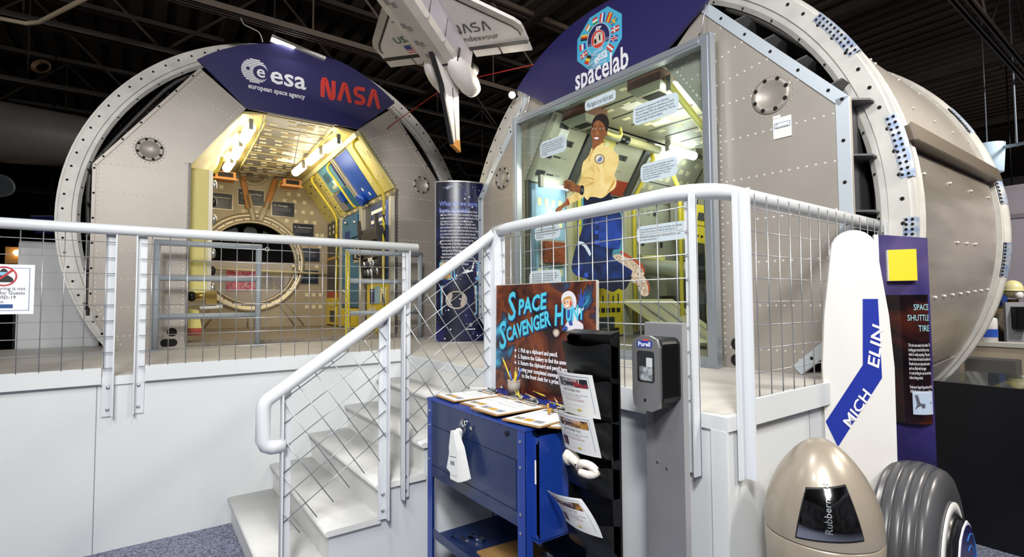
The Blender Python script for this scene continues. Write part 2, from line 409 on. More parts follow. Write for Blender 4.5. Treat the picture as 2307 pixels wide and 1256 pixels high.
MB().box(2.01, 3.7, YR-.036, YR-.016, 1.066, 1.17, WHITE).build('toe_board', cr)
# ================================================================ SPACELAB MODULES
PANEL = mat('grey_beige_panel', 'aea69d', .42, .25, var=.1, scale=1.6, bump=.05)
RIV = mat('rivet', 'd9d4cc', .4, .4)
RINGM = mat('ring_aluminium', 'dedbd4', .5, .2, var=.14, scale=7)
SKIN = mat('brushed_skin', 'b4aea8', .36, .6, hex2='958f88', scale=2.5, stretch=(1, .3, 2))
TRIMB = mat('pale_blue_trim', 'cdd6de', .4, .3)
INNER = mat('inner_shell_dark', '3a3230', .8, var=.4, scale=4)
HOLE = mat('dark_hole', '17120f', .9)
RACKD = mat('rack_side_grey', '5b5a5c', .5, .3)
BEIGE = mat('cream_frame', 'bdb58c', .5); TANF = mat('deck_brown', '8e8274', .55, var=.25, scale=5, stretch=(6, 1, 1))
YP = mat('rack_yellow_panel', 'dccf7a', .45, var=.04, scale=3); YB = mat('rack_bright_yellow', 'd9c336', .45)
TEAL = mat('rack_teal', '2f6f97', .35, .2, var=.15, scale=4); BLUE = mat('rack_blue', '1f4fb0', .3, .1, var=.12, scale=2); NAVY = mat('rack_navy', '22356e', .4)
LBLUE = mat('rack_light_blue', '8fb4cf', .4); CHAR = mat('rack_charcoal', '3c3d42', .5); ORG = mat('bracket_orange', 'b97a3c', .5); RED = mat('rack_red', 'a5402c', .5)
PAD = mat('velcro_pad', 'd9d0ae', .7); GPAD = mat('grey_pad', '9a968c', .7); OLIVE = mat('olive_panel', '9d9a86', .45, .1, var=.15, scale=3)
GLOWW = mat('lamp_warm', 'fff2cf', .3, emit=9); GLOWC = mat('lamp_cool', 'f4fbff', .3, emit=9)
HAZ = stripe_mat('hazard_stripes', 'd9c53a', '1b1b1b', 2, 4.4, 3)
def panel(m, F, a0, a1, b0, b1, mt, c1=.02, c0=0): m.box(a0, a1, b0, b1, c0, c1, mt, F)
def dots(m, F, a, b, step, r=.009, mt=RIV):
    a, b = V(a), V(b); n = max(1, int((b-a).length/step))
    for i in range(n+1):
        p = a + (b-a)*(i/n); c = F(p.x, p.y, 0); m.add([c+F.x*r, c+F.y*r, c-F.x*r, c-F.y*r, c+F.z*r*.7], [(0, 1, 4), (1, 2, 4), (2, 3, 4), (3, 0, 4)], mt, True)
def mod_lat(root):
    M = wm(root).inverted(); o = M @ EYE; R = M.to_3x3()
    def f(px, py, ax, val):
        d = R @ ray(px, py); i = 'uvz'.index(ax); return o + d*((val-o[i])/d[i])
    return f
def holed(m, outer, c, r, v0, v1, mt, n=48):
    """plate with a round hole: outer is a convex outline in (u, z)"""
    def hit(a):
        dx, dz = cos(a), sin(a); best = 9e9
        for i in range(len(outer)):
            (x0, z0), (x1, z1) = outer[i], outer[(i+1) % len(outer)]; ex, ez = x1-x0, z1-z0
            den = dx*ez-dz*ex
            if abs(den) > 1e-9:
                t = ((x0-c[0])*ez-(z0-c[1])*ex)/den; k = ((x0-c[0])*dz-(z0-c[1])*dx)/den
                if t > 0 and -1e-6 <= k <= 1+1e-6: best = min(best, t)
        return best
    an = sorted(set([2*PI*i/n for i in range(n)] + [math.atan2(z-c[1], x-c[0]) % (2*PI) for x, z in outer]))
    A = [(c[0]+r*cos(a), c[1]+r*sin(a)) for a in an]; B = [(c[0]+hit(a)*cos(a), c[1]+hit(a)*sin(a)) for a in an]; k = len(an)
    vs = [(x, v, z) for v in (v0, v1) for L in (A, B) for x, z in L]
    fs = []
    for i in range(k):
        j = (i+1) % k
        fs += [(i, j, k+j, k+i), (2*k+i, 3*k+i, 3*k+j, 2*k+j), (i, 2*k+i, 2*k+j, j), (k+i, k+j, 3*k+j, 3*k+i)]
    m.add(vs, fs, mt)
def module(root, P):
    B, hw, zl, zh, (au, az), iw, iz, (tu, tz) = PZ, P['hw'], P['zl'], P['zh'], P['apex'], P['iw'], P['iz'], P['top']
    R, rv, (ru, rz) = P['R'], P['rv'], P['rc']; R2, v2, (cu2, cz2) = P['back']
    F0 = Fr((0, 0, 0), (1, 0, 0), (0, 0, 1), (0, -1, 0))
    bl = P['bl']
    for s in (-1, 1):
        m = MB()
        lo = [(iw, B), (bl, B), (hw, zl), (hw, zh), (iw, iz)]; hi = [(iw, iz), (hw, zh), (au, az), (tu, tz)]
        for q in (lo, hi): m.prism([V((s*a, 0, b)) for a, b in q], (0, .035, 0), PANEL)
        # rivet rows
        for off in (.05,):
            dots(m, F0, (s*(hw-off), zl), (s*(hw-off), zh), .045); dots(m, F0, (s*(iw+off), B+.1), (s*(iw+off), iz), .045)
            dots(m, F0, (s*(hw-off), zh-.02), (s*(au-.02), az-.07), .045); dots(m, F0, (s*(iw+off), iz), (s*(tu+.04), tz+.02), .045)
            dots(m, F0, (s*(hw-off), zl), (s*(bl-off), B+.06), .045)
        k = 0; z = B+.14
        while z < zh+.1:
            dots(m, F0, (s*(iw+.09), z), (s*((hw if z > zl else bl+(hw-bl)*(z-B)/(zl-B))-.09), z-(.0)), .05); z += .29
        for t in (.2, .42, .62, .8):
            a = V((iw+(tu-iw)*t, iz+(tz-iz)*t)); b = V((hw+(au-hw)*t, zh+(az-zh)*t)); a, b = a+(b-a)*.07, a+(b-a)*.93
            dots(m, F0, (s*a.x, a.y), (s*b.x, b.y), .05)
        # oval cut-outs by the floor
        ou = iw+.13
        for (x, z, w, h) in ((ou+.01, B+.165, .045, .045), (ou+.035, B+.055, .075, .04)):
            m.prism([V((s*x+a, -.003, z+b)) for a, b in rrect(-w, w, -h, h, h*.98, 5)], (0, .003, 0), HOLE)
        pn = m.build('end_panel', root, True)
        m = MB(); pc = P['port']
        FP_ = Fr((s*pc[0], -.001, pc[1]), (1, 0, 0), (0, 0, 1), (0, -1, 0))
        m.lathe([(.125, 0), (.125, .006), (.09, .012), (.085, .004), (0, .004)], PANEL, FP_, 24)
        for i in range(8): m.disc(Fr(FP_(.105*cos(i*PI/4+.3), .105*sin(i*PI/4+.3), .009), (1, 0, 0), (0, 0, 1), (0, -1, 0)), .014, HOLE, 8, .004)
        for i in range(24): dots(m, FP_, (.142*cos(i*PI/12), .142*sin(i*PI/12)), (.142*cos(i*PI/12), .142*sin(i*PI/12)), 1, .007)
        m.build('porthole_cover', pn, True)
        # outer trim strip
        m = MB(); w = .07 if P['trim'] else .03; mt = TRIMB if P['trim'] else PANEL
        for (a, b) in (((bl, B), (hw, zl)), ((hw, zl), (hw, zh)), ((hw, zh), (au, az))):
            a, b = V((a[0], 0, a[1])), V((b[0], 0, b[1])); d = (b-a).normalized(); nn = V((d.z, 0, -d.x))
            q = [a, b, b-nn*w, a-nn*w]; m.prism([V((s*p.x, -.012, p.z)) for p in q], (0, .0118, 0), mt)
            L = (b-a).length; t = .12
            while t < L:
                p = a+d*t-nn*w*.5; m.disc(Fr((s*p.x, -.012, p.z), (1, 0, 0), (0, 0, 1), (0, -1, 0)), .011, HOLE, 8, .002); t += .25
        m.build('edge_trim', root, True)
        # soffit of the opening
        m = MB()
        for (a, b) in (((iw, B), (iw, iz)), ((iw, iz), (tu, tz))):
            a, b = V((a[0], 0, a[1])), V((b[0], 0, b[1])); d = (b-a).normalized(); nn = V((d.z, 0, -d.x))
            m.prism([V((s*p.x, .035, p.z)) for p in (a+nn*.0, b+nn*.0, b+nn*.03, a+nn*.03)], (0, .12, 0), BEIGE)
        m.build('opening_frame', root, True)
        # rack carcass behind the panel with shelf brackets on its outer side
        m = MB(); ue = hw-.04
        m.box(min(s*ue, s*(ue-.02)), max(s*ue, s*(ue-.02)), .035, P['len']-.1, zl, zh, RACKD)
        m.prism([V((s*ue, .035, zh)), V((s*(au-.02), .035, az-.06)), V((s*(au-.05), .035, az-.06)), V((s*(ue-.03), .035, zh))], (0, P['len']-.2, 0), RACKD)
        z = zl+.02
        while z < zh+.02:
            m.prism([V((s*ue, .05, z)), V((s*(ue+.10), .16, z)), V((s*(ue+.10), .75, z)), V((s*ue, .8, z))], (0, 0, .012), RACKD); z += .34
        d = V((au-hw, 0, az-zh)); L = d.length; d.normalize(); nn = V((d.z, 0, -d.x)); t = .15
        while t < L-.1:
            p = V((ue, 0, zh))+d*t; q = p+nn*.09
            m.prism([V((s*p.x, .05, p.z)), V((s*q.x, .15, q.z)), V((s*q.x, .5, q.z)), V((s*p.x, .55, p.z))], d*.012 if s > 0 else V((-d.x, 0, d.z))*.012, RACKD); t += .3
        m.build('rack_side', root, True)
        pth = [V((s*(ue+.07), .3, zl-.1)), V((s*(ue+.08), .3, zl+.6)), V((s*(ue+.09), .3, zh-.1)), V((s*(ue-.02), .3, zh+.2)), V((s*(au+.3), .3, az-.2)), V((s*au, .3, az+.05))]
        MB().tube(spline(pth, 4, False), .022, mat('dark_pipe', '55524f', .5, .5), 8).build('conduit', root, True)
    # ring and shell
    FR = Fr((ru, rv, rz), (1, 0, 0), (0, 0, 1), (0, 1, 0)); N = 120; zm = .04
    m = MB(); m.lathe([(R-.2, .05), (R-.2, .02), (R-.17, .0), (R-.135, .0), (R-.13, -.014), (R-.025, -.014), (R-.02, .0), (R, .0), (R, .05), (R-.03, .06), (R-.03, .17), (R-.07, .17)], RINGM, FR, N, zmin=zm, sharp=True)
    for i in range(96):
        a = 2*PI*(i+.5)/96; p = FR((R-.06)*cos(a), (R-.06)*sin(a), -.0145)
        if p.z > PZ: m.disc(Fr(p, (1, 0, 0), (0, 0, 1), (0, -1, 0)), .012, HOLE, 8, .002)
        p = FR((R-.185)*cos(a+.02), (R-.185)*sin(a+.02), .008)
        if p.z > PZ and i % 2: m.disc(Fr(p, (1, 0, 0), (0, 0, 1), (0, -1, 0)), .008, HOLE, 6, .004)
    m.build('ring_frame', root, True)
    def shell(r0, r1, va, vb, mt, name, a0=0, a1=2*PI, n=96):
        m = MB(); vs = []; na = n+1
        for i in range(na):
            a = a0+(a1-a0)*i/n
            for v, r in ((va, r0), (vb, r1)):
                t = (v-rv)/(v2-rv); vs.append(V((ru+(cu2-ru)*t + r*cos(a), v, max(zm, rz+(cz2-rz)*t + r*sin(a)))))
        m.add(vs, [(2*i, 2*i+2, 2*i+3, 2*i+1) for i in range(n)], mt, True)
        return m
    m = shell(R-.07, R2-.07, rv+.1, v2, SKIN, ''); m.build('shell_skin', root, True)
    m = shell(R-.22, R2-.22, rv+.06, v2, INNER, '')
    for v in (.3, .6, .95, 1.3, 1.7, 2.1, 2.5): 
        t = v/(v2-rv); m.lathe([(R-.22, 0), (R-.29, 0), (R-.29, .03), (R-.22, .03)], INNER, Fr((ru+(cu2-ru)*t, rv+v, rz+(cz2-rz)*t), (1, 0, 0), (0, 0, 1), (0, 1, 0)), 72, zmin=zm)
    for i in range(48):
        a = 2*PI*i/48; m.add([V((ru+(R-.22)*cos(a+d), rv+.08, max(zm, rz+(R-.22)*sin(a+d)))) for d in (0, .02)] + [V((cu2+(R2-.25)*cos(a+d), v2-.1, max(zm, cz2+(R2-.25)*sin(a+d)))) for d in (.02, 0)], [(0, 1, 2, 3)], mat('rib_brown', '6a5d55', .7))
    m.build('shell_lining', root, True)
    FB = Fr((cu2, v2, cz2), (1, 0, 0), (0, 0, 1), (0, 1, 0))
    m = MB(); m.lathe([(R2-.07, -.16), (R2-.03, -.15), (R2-.03, -.05), (R2, -.04), (R2, .05), (R2-.2, .06), (0, .4)], RINGM, FB, N, zmin=zm, sharp=True)
    m.build('aft_ring_frame', root, True)
    # floor, ceiling and end bulkhead
    MB().box(-iw-.02, iw+.02, .0, P['len'], B+.002, B+.045, TANF).build('deck', root, True)
    return F0
ROT_L, ROT_R = math.radians(-2), math.radians(-87)
ml = thing('spacelab_module', 'open grey cylindrical lab module on the left, with yellow and blue racks inside', 'space module', (1.58, 6.45, 0), ROT_L, 'lab modules on the platform')
PL = dict(hw=1.99, zl=1.56, zh=2.97, apex=(1.10, 4.17), iw=1.16, iz=3.09, top=(.64, 3.81), bl=1.78, R=2.335, rv=.3, rc=(.03, 2.47), back=(2.30, 4.3, (.0, 2.45)), len=3.4, port=(1.53, 3.19), trim=False)
module(ml, PL)
mr = thing('spacelab_module', 'large grey cylindrical lab module on the right, closed in front by a glass window', 'space module', (3.27, 3.12, 0), ROT_R, 'lab modules on the platform')
PR = dict(hw=1.89, zl=1.40, zh=2.78, apex=(1.0, 3.77), iw=1.03, iz=2.84, top=(.63, 3.43), bl=1.58, R=2.29, rv=.25, rc=(-.16, 2.095), back=(2.24, 3.0, (-.04, 2.2)), len=2.8, port=(1.44, 2.93), trim=True)
module(mr, PR)
LL, LR = mod_lat(ml), mod_lat(mr)
def sq(m, F, a, b, w, h, mt, c=.004): m.box(a-w/2, a+w/2, b-h/2, b+h/2, 0, c, mt, F)
for M_, p_, e_ in ((ml, (.0, 1.5, 3.0), 21),):
    lt = bpy.data.lights.new('module_fill', 'POINT'); lt.energy = e_; lt.color = (1, .9, .68); lt.shadow_soft_size = .3  # fill light added to brighten the interior, besides the strip lamps
    lo = bpy.data.objects.new('module_fill', lt); COL.objects.link(lo); lo.parent = M_; lo.location = p_
# ---- outer skin details of the right module
def patch(name, r0, r1, va, vb, a0, a1, mt, n=16, extra=None):
    P = PR; R, rv, (ru, rz) = P['R'], P['rv'], P['rc']; R2, v2, (cu2, cz2) = P['back']; m = MB(); vs = []
    for i in range(n+1):
        a = math.radians(a0+(a1-a0)*i/n)
        for v in (va, vb):
            t = (v-rv)/(v2-rv)
            for r in (r0, r1): rr = R-.07+(R2-R)*t+r; vs.append(V((ru+(cu2-ru)*t+rr*cos(a), v, max(.04, rz+(cz2-rz)*t+rr*sin(a)))))
    fs = []
    for i in range(n):
        b = 4*i; c = b+4; fs += [(b+1, b+3, c+3, c+1), (b, c, c+2, b+2), (b, b+1, c+1, c), (b+2, c+2, c+3, b+3)]
    fs += [(0, 2, 3, 1), (4*n, 4*n+1, 4*n+3, 4*n+2)]; m.add(vs, fs, mt, False)
    def pt(a, v, o=.0):
        a = math.radians(a); t = (v-rv)/(v2-rv); rr = R-.07+(R2-R)*t+r1+o; return V((ru+(cu2-ru)*t+rr*cos(a), v, rz+(cz2-rz)*t+rr*sin(a)))
    if extra: extra(m, pt)
    return m.build(name, mr, True)
def stars(a, v0, v1, n):
    def f(m, pt):
        for i in range(n):
            p = pt(a, v0+(v1-v0)*i/(n-1), .004); m.ball(p, .012, .02, .012, RIV, 6, 4)
    return f
def right_skin():
    POL = mat('polished_panel', 'cdc4b8', .26, .6, hex2='aaa297', scale=2.2, stretch=(1, .3, 2)); UPM = mat('upper_skin_panel', 'b8b2ab', .42, .45, var=.1, scale=2)
    LEDG = mat('ledge_brown', '6b5f53', .4, .5); BLJ = mat('joint_plate_blue', '8093b4', .5, .2, hex2='b9bcbc', scale=22)
    v0, v1 = .5, 2.84
    patch('skin_panel', .0, .012, v0, v1, 15, 46, UPM, 16, lambda m, pt: [stars(a, v0+.1, v1-.1, 5)(m, pt) for a in (22, 34, 42)])
    patch('skin_panel', .0, .010, v0, v1, 48, 78, UPM)
    patch('skin_ledge', .0, .085, v0-.12, v1, 11.2, 13.6, LEDG, 4, lambda m, pt: [m.ball(pt(13.3, v0+.1+.24*i), .012, .016, .012, RIV, 6, 4) for i in range(10)])
    patch('skin_ledge', .085, .1, v0-.12, v1, 11.0, 13.8, mat('ledge_cap', '857a6d', .35, .5), 4)
    patch('polished_panel', .0, .02, v0+.02, v1-.12, -30, 10.5, POL, 20, lambda m, pt: [stars(-14, v0+.1, v1-.2, 10)(m, pt), stars(-4, v0+.9, v1-.9, 3)(m, pt), stars(7, v0+.2, v1-.3, 4)(m, pt)])
    patch('skin_panel', .0, .012, v0, v1, -52, -32, UPM, 12, stars(-40, v0+.4, v1-.3, 4))
    patch('frame_band', .0, .055, .43, .50, -55, 110, RINGM, 60); patch('frame_band', .0, .04, v1+.0, v1+.05, -55, 110, RINGM, 60)
    for a, da in ((32, 5), (10, 5), (-5, 4)):
        m = MB(); R, rv, (ru, rz) = PR['R'], PR['rv'], PR['rc']; F = Fr((ru, rv, rz), (1, 0, 0), (0, 0, 1), (0, 1, 0)); A0, A1 = math.radians(a-da), math.radians(a+da)
        m.lathe([(R-.06, -.0165), (R+.002, -.0165), (R+.004, .06)], BLJ, F, 12, A0, A1)
        for i in range(11):
            for r in (R-.045, R-.015):
                t = A0+(A1-A0)*(i+.5)/11; m.disc(Fr(F(r*cos(t), r*sin(t), -.017), (1, 0, 0), (0, 0, 1), (0, -1, 0)), .009, HOLE, 6, .002)
        m.build('joint_plate', mr, True)
    for a, da in ((29, 4), (10.5, 4.5), (-7, 4)):
        m = MB(); R2, v2, (cu2, cz2) = PR['back']; F = Fr((cu2, v2, cz2), (1, 0, 0), (0, 0, 1), (0, 1, 0)); A0, A1 = math.radians(a-da), math.radians(a+da)
        m.lathe([(R2-.025, -.15), (R2-.024, -.05), (R2+.004, -.041), (R2+.004, .04)], BLJ, F, 12, A0, A1)
        for i in range(10):
            t = A0+(A1-A0)*(i+.5)/10
            for h in (-.12, -.08): p = F((R2-.022)*cos(t), (R2-.022)*sin(t), h); m.ball(p, .009, .009, .009, HOLE, 6, 4)
        m.build('joint_plate', mr, True)
right_skin()
# ---- left module interior
m = MB(); out = [(-1.16, PZ+.045), (1.16, PZ+.045), (1.16, 3.13), (.68, 3.9), (-.68, 3.9), (-1.16, 3.13)]; HC = (-.13, 2.28)
WALLB = mat('bulkhead_beige', 'a8997f', .5, .15, var=.1, scale=3)
holed(m, out, HC, .7, 3.4, 3.44, WALLB)
FB = Fr((0, 3.4, 0), (1, 0, 0), (0, 0, 1), (0, -1, 0))
for zr, us in ((3.55, (.45, .62)), (3.42, (.38, .55, .72)), (3.24, (.55, .7, .85)), (3.06, (.42, .58, .75, .9)), (3.28, (.45,)), (2.83, (.5, .95, 1.04)), (3.17, (-.28, -.08)), (2.62, (.6, 1.0)), (1.72, (.78, .9, 1.02)), (1.5, (.78, .9, 1.02)), (2.25, (.55, .66, .95)), (3.55, (-.62, -.8)), (3.4, (-.68,)), (3.02, (-.7, -.85))):
    for u in us: sq(m, FB, u, zr, .062, .062, PAD)
for a in (-90, -55, -125): 
    c = V((HC[0], 0, HC[1])); d = V((cos(math.radians(a)), 0, sin(math.radians(a)))); pz = V((-d.z, 0, d.x))
    for o in (-.05, .05):
        p, q = c+d*.8+pz*o, c+d*1.4+pz*o*1.3
        if q.z < PZ+.06: q = p+(q-p)*((PZ+.06-p.z)/(q.z-p.z))
        m.tube([V((p.x, 3.39, p.z)), V((q.x, 3.39, q.z))], .014, WALLB, 6)
m.build('end_bulkhead', ml, True)
FH = Fr((HC[0], 3.4, HC[1]), (1, 0, 0), (0, 0, 1), (0, -1, 0))
m = MB(); m.lathe([(.69, -.04), (.69, .03), (.72, .035), (.73, .02), (.79, .02), (.80, .035), (.86, .03), (.87, 0)], mat('hatch_ring_metal', 'b5a88f', .35, .5), FH, 64)
for i in range(32): dots(m, Fr(FH(0, 0, .022), (1, 0, 0), (0, 0, 1), (0, -1, 0)), (.76*cos(i*PI/16), .76*sin(i*PI/16)), (.76*cos(i*PI/16), .76*sin(i*PI/16)), 1, .012, HOLE)
hr = m.build('hatch_ring', ml, True)
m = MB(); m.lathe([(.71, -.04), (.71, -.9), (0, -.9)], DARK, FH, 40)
for px, py in ((520, 521), (564, 525), (607, 527)):
    p = LL(px, py, 'v', 4.1); m.disc(Fr(p, (1, 0, 0), (0, 0, 1), (0, -1, 0)), .115, mat('pale_disc', 'a9b6c2', .5), 24, .01)
m.build('dark_tunnel', ml, True)
m = MB(); zt = 2.30; an = math.asin((zt-HC[1])/.69)
m.prism([V((HC[0]+.69*cos(PI-an+t*(PI+2*an)/24), 3.47, HC[1]+.69*sin(PI-an+t*(PI+2*an)/24))) for t in range(25)], (0, .03, 0), mat('tunnel_grey', 'a3988c', .45, .3))
m.build('lower_hatch_panel', ml, True)
m = MB(); a, b = LL(510, 608, 'v', 3.46), LL(588, 656, 'v', 3.46); m.box(a.x, b.x, 3.455, 3.468, b.z, a.z, ramp_mat('fish_picture', [(.3, '2a3a7a'), (.42, 'b0402a'), (.5, 'd98a9a'), (.58, 'a02a50'), (.7, 'e6d6c8')], 5))
a, b = LL(590, 612, 'v', 3.46), LL(640, 655, 'v', 3.46); m.box(a.x, b.x, 3.455, 3.468, b.z, a.z, ramp_mat('dim_picture', [(.3, '6a6672'), (.5, '8c8278'), (.7, 'a89a60')], 5))
m.build('picture_print', ml, True)
MB().tube([V((-1.1, 3.3, 2.16)), V((1.1, 3.3, 2.11))], .022, mat('cream_tube', 'cfc4a0', .4), 8).build('cross_bar', ml, True)
# struts, top half-disc hatch
m = MB()
for a, b, mt in (((545, 388), (560, 470), ORG), ((560, 440), (572, 497), WALLB), ((622, 398), (600, 470), ORG), ((603, 455), (586, 497), WALLB)):
    p, q = LL(*a, 'v', 3.36), LL(*b, 'v', 3.36); d = (q-p).normalized(); n = V((-d.z, 0, d.x))*.03
    m.prism([p+n, q+n, q-n, p-n], (0, .04, 0), mt)
    for sg in (1, -1): m.tube([p+n*1.25*sg, q+n*1.25*sg], .009, mt, 6)
m.build('bulkhead_strut', ml, True)
m = MB(); c = LL(571, 385, 'v', 3.38); m.lathe([(0, .0), (.21, 0), (.21, .03), (.26, .03), (.26, .0)], WALLB, Fr((c.x, 3.39, c.z), (1, 0, 0), (0, 0, 1), (0, -1, 0)), 32)
m.box(c.x-.04, c.x+.03, 3.37, 3.386, c.z-.1, c.z-.06, YB); m.build('round_cover', ml, True)
# ceiling
CEIL = mat('module_ceiling', '8a857c', .4, .35, var=.18, scale=4); FC = Fr((0, 0, 3.78), (1, 0, 0), (0, 1, 0), (0, 0, -1))
m = MB(); m.box(-.42, .34, -.05, 3.4, 3.78, 3.80, CEIL)
for k in range(8):
    v = .0+k*.43; m.box(-.42, .34, v-.008, v+.008, 3.772, 3.78, mat('ceiling_seam', 'c9b77a', .5))
    for dv in (.12, .3):
        for j, u in enumerate((-.33, -.13, .10, .24)):
            if (k+j) % 5 or dv > .2: sq(m, FC, u+(.03 if dv > .2 else 0), v+dv, .085, .06, PAD)
    sq(m, FC, -.02 if k % 2 else .05, v+.2, .2, .12, mat('tan_patch', 'a08a5c', .6), .003)
    if k in (1, 3, 4, 6): sq(m, FC, .13, v+.23, .24, .14, mat('white_patch', 'd4cfc6', .6), .005)
m.build('ceiling_panel', ml, True)
m = MB()
for s, a in ((-1, -.42), (1, .34)):
    m.prism([V((a, .02, 3.79)), V((s*.72, .02, 3.74)), V((s*.72, .02, 3.77)), V((a, .02, 3.82))], (0, 3.36, 0), mat('cream_soffit', 'c7b574', .4, .2, var=.1, scale=3))
    m.tube([V((a, .05, 3.73)), V((a, 3.3, 3.73))], .012, YP, 6)
m.build('ceiling_soffit', ml, True)
def lamp(parent_root, p, q, lab, glow, col, power, grp, r=.06):
    """tube lamp in a bracket: p to q in module space"""
    M = wm(parent_root); p, q = M @ V(p), M @ V(q); d = (q-p).normalized()
    t = thing('strip_lamp', lab, 'lamp', (p+q)/2, 0, grp)
    MB().tube([p, p+d*.03, q-d*.03, q], [r*.6, r, r, r*.6], glow, 12).build('lamp_tube', t)
    b = mat('lamp_bracket', '8d8a83', .4, .5)
    for e in (p, q): MB().box(e.x-.022, e.x+.022, e.y-.022, e.y+.022, e.z-.035, e.z+.09, b).build('bracket', t)
    l = bpy.data.lights.new('strip_lamp_light', 'POINT'); l.energy = power; l.color = col; l.shadow_soft_size = .12
    o = bpy.data.objects.new('strip_lamp_light', l); COL.objects.link(o); o.parent = t; o.location = (0, 0, -.26)
WARM = (1, .88, .62)
G = 'strip lamps under the ceiling of the left module'
for a, b, n in (((-.575, .1, 3.64), (-.585, .68, 3.64), 'nearest lamp of the left row'), ((-.595, .9, 3.64), (-.6, 1.6, 3.64), 'middle lamp of the left row'), ((-.61, 1.85, 3.64), (-.63, 2.4, 3.64), 'rear lamp of the left row')):
    lamp(ml, a, b, n + ' under the left module ceiling, glowing warm white', GLOWW, WARM, 3.4, G)
for a, b, n in (((.43, .1, 3.64), (.39, .55, 3.64), 'nearest lamp of the right row'), ((.36, .72, 3.64), (.335, 1.33, 3.64), 'middle lamp of the right row'), ((.32, 1.6, 3.64), (.30, 2.1, 3.64), 'rear lamp of the right row')):
    lamp(ml, a, b, n + ' under the left module ceiling, glowing warm white', GLOWW, (1, .93, .75), 3.8, G)
for u in (-.63, .34):
    m = MB(); m.box(u-.14, u+.14, 2.5, 2.85, 3.52, 3.62, ORG); m.box(u-.1, u+.1, 2.47, 2.5, 3.54, 3.6, HOLE); m.prism([V((u-.17, 2.5, 3.5)), V((u+.17, 2.5, 3.5)), V((u+.14, 2.8, 3.56)), V((u-.14, 2.8, 3.56))], (0, 0, .02), ORG); m.build('air_outlet', ml, True)
p = LL(641, 415, 'v', 2.9); MB().prism([p+V((-.07, 0, .05)), p+V((.08, .02, .06)), p+V((.05, 0, -.09)), p+V((-.1, -.02, -.05))], (0, .004, 0), YB).build('hanging_tag', ml, True)
# right-hand racks: lower wall and slanted upper wall
FL_ = Fr((1.16, 0, 0), (0, 1, 0), (0, 0, 1), (-1, 0, 0)); FU = Fr((1.16, 0, 3.1), (0, 1, 0), (-.588, 0, .809), (-.809, 0, -.588))
m = MB(); m.box(1.16, 1.2, .0, 3.4, PZ+.045, 3.1, CHAR); m.box(0, 3.4, 0, .83, -.04, 0, YP, FU); m.build('rack_backing', ml, True)
m = MB(); panel(m, FU, .0, .60, .02, .8, YP, .03)
for i in range(5):
    for b in (.25, .55): sq(m, FU, .08+i*.1, b+.05*(i % 2), .05, .09, mat('pale_pad', 'e6dda0', .6), .036)
m.build('upper_rack_panel', ml, True)
m = MB(); panel(m, FU, .62, 1.22, .02, .78, BLUE, .03); sq(m, FU, .8, .1, .04, .05, PAPER, .034); sq(m, FU, .95, .2, .04, .05, PAPER, .034); m.cyl(FU(1.1, .08, .03), FU(1.1, .08, .12), .09, BLUE, 20); m.build('upper_rack_panel', ml, True)
m = MB(); panel(m, FU, 1.24, 1.36, .0, .82, mat('rack_post', 'c9c2ae', .4, .3), .05); panel(m, FU, 1.28, 1.31, .0, .82, CHAR, .052); m.build('rack_post', ml, True)
m = MB(); panel(m, FU, 1.38, 2.2, .02, .36, TEAL, .03); panel(m, FU, 1.38, 2.2, .38, .8, mat('rack_teal_light', '5f93a8', .4), .03)
for i in range(4): panel(m, FU, 1.86+i*.07, 1.88+i*.07, .55, .7, CHAR, .036)
for i in range(5): sq(m, FU, 1.75+i*.06, .45, .035, .05, PAD, .036)
for a in (1.55, 1.62): sq(m, FU, a+.2, .5, .06, .1, PAPER, .036)
panel(m, FU, 1.9, 2.2, .04, .36, mat('clear_cover_grey', '807f82', .25), .05); m.box(1.75, 1.9, .18, .33, .03, .09, BLUE, FU)
panel(m, FU, 1.38, 1.5, .38, .8, NAVY, .034); m.build('upper_rack_panel', ml, True)
m = MB(); panel(m, FU, 2.24, 3.38, .0, .82, YP, .03)
for i in range(9):
    for b, w in ((.08, .05), (.5, .07)): sq(m, FU, 2.36+i*.12, b+.28*((i*7) % 3)/3, w, .03 if i % 2 else .012, CHAR, .034)
for i in range(10): m.disc(Fr(FU(2.36, .06+i*.07, .03), FU.x, FU.y, FU.z), .012, HOLE, 8, .003)
m.build('upper_rack_panel', ml, True)
m = MB(); m.box(.0, 3.38, -.06, .0, .0, .03, mat('rail_tan', 'b8a878', .5), FU)
for i in range(22): sq(m, FU, .1+i*.15, -.03, .07, .05, PAD if i % 2 else GPAD, .036)
m.build('rack_rail', ml, True)
m = MB(); panel(m, FU, 0, 3.4, .8, .86, mat('cream_rail', 'd8cf9a', .4), .07); m.build('rack_top_rail', ml, True)
# lower racks
m = MB(); panel(m, FL_, .03, .12, PZ+.05, 3.0, mat('rack_post', 'c9c2ae'), .05); panel(m, FL_, .14, .9, 2.55, 2.98, NAVY, .03)
for b in (2.72, 2.86): panel(m, FL_, .2, .88, b, b+.05, PAPER, .034)
for i in range(5): panel(m, FL_, .3+i*.13, .35+i*.13, 2.58, 2.68, PAD, .034)
panel(m, FL_, .12, .28, 1.9, 2.98, BLUE, .035); m.build('lower_rack_panel', ml, True)
m = MB(); FT = Fr((1.0, .2, 2.62), (.0, 1, 0), (.1, 0, -1), (-1, 0, -.1))      # glovebox front, leaning in
m.box(0, .75, 0, .72, -.12, .0, CHAR, FT); m.box(.06, .69, .06, .42, 0, .03, mat('smoked_window', '54504c', .2), FT)
for a in (-.02, .72): m.box(a, a+.05, -.15, .74, 0, .05, mat('bracket_black', '35302c', .5), FT)
for i in range(10): m.ball(FT(.12+(i % 5)*.13, .5+.12*(i//5), .03), .03, .03, .05, STEEL if i % 3 else CHAR, 8, 6)
m.box(.25, .42, .42, .47, .04, .05, PAPER, FT)
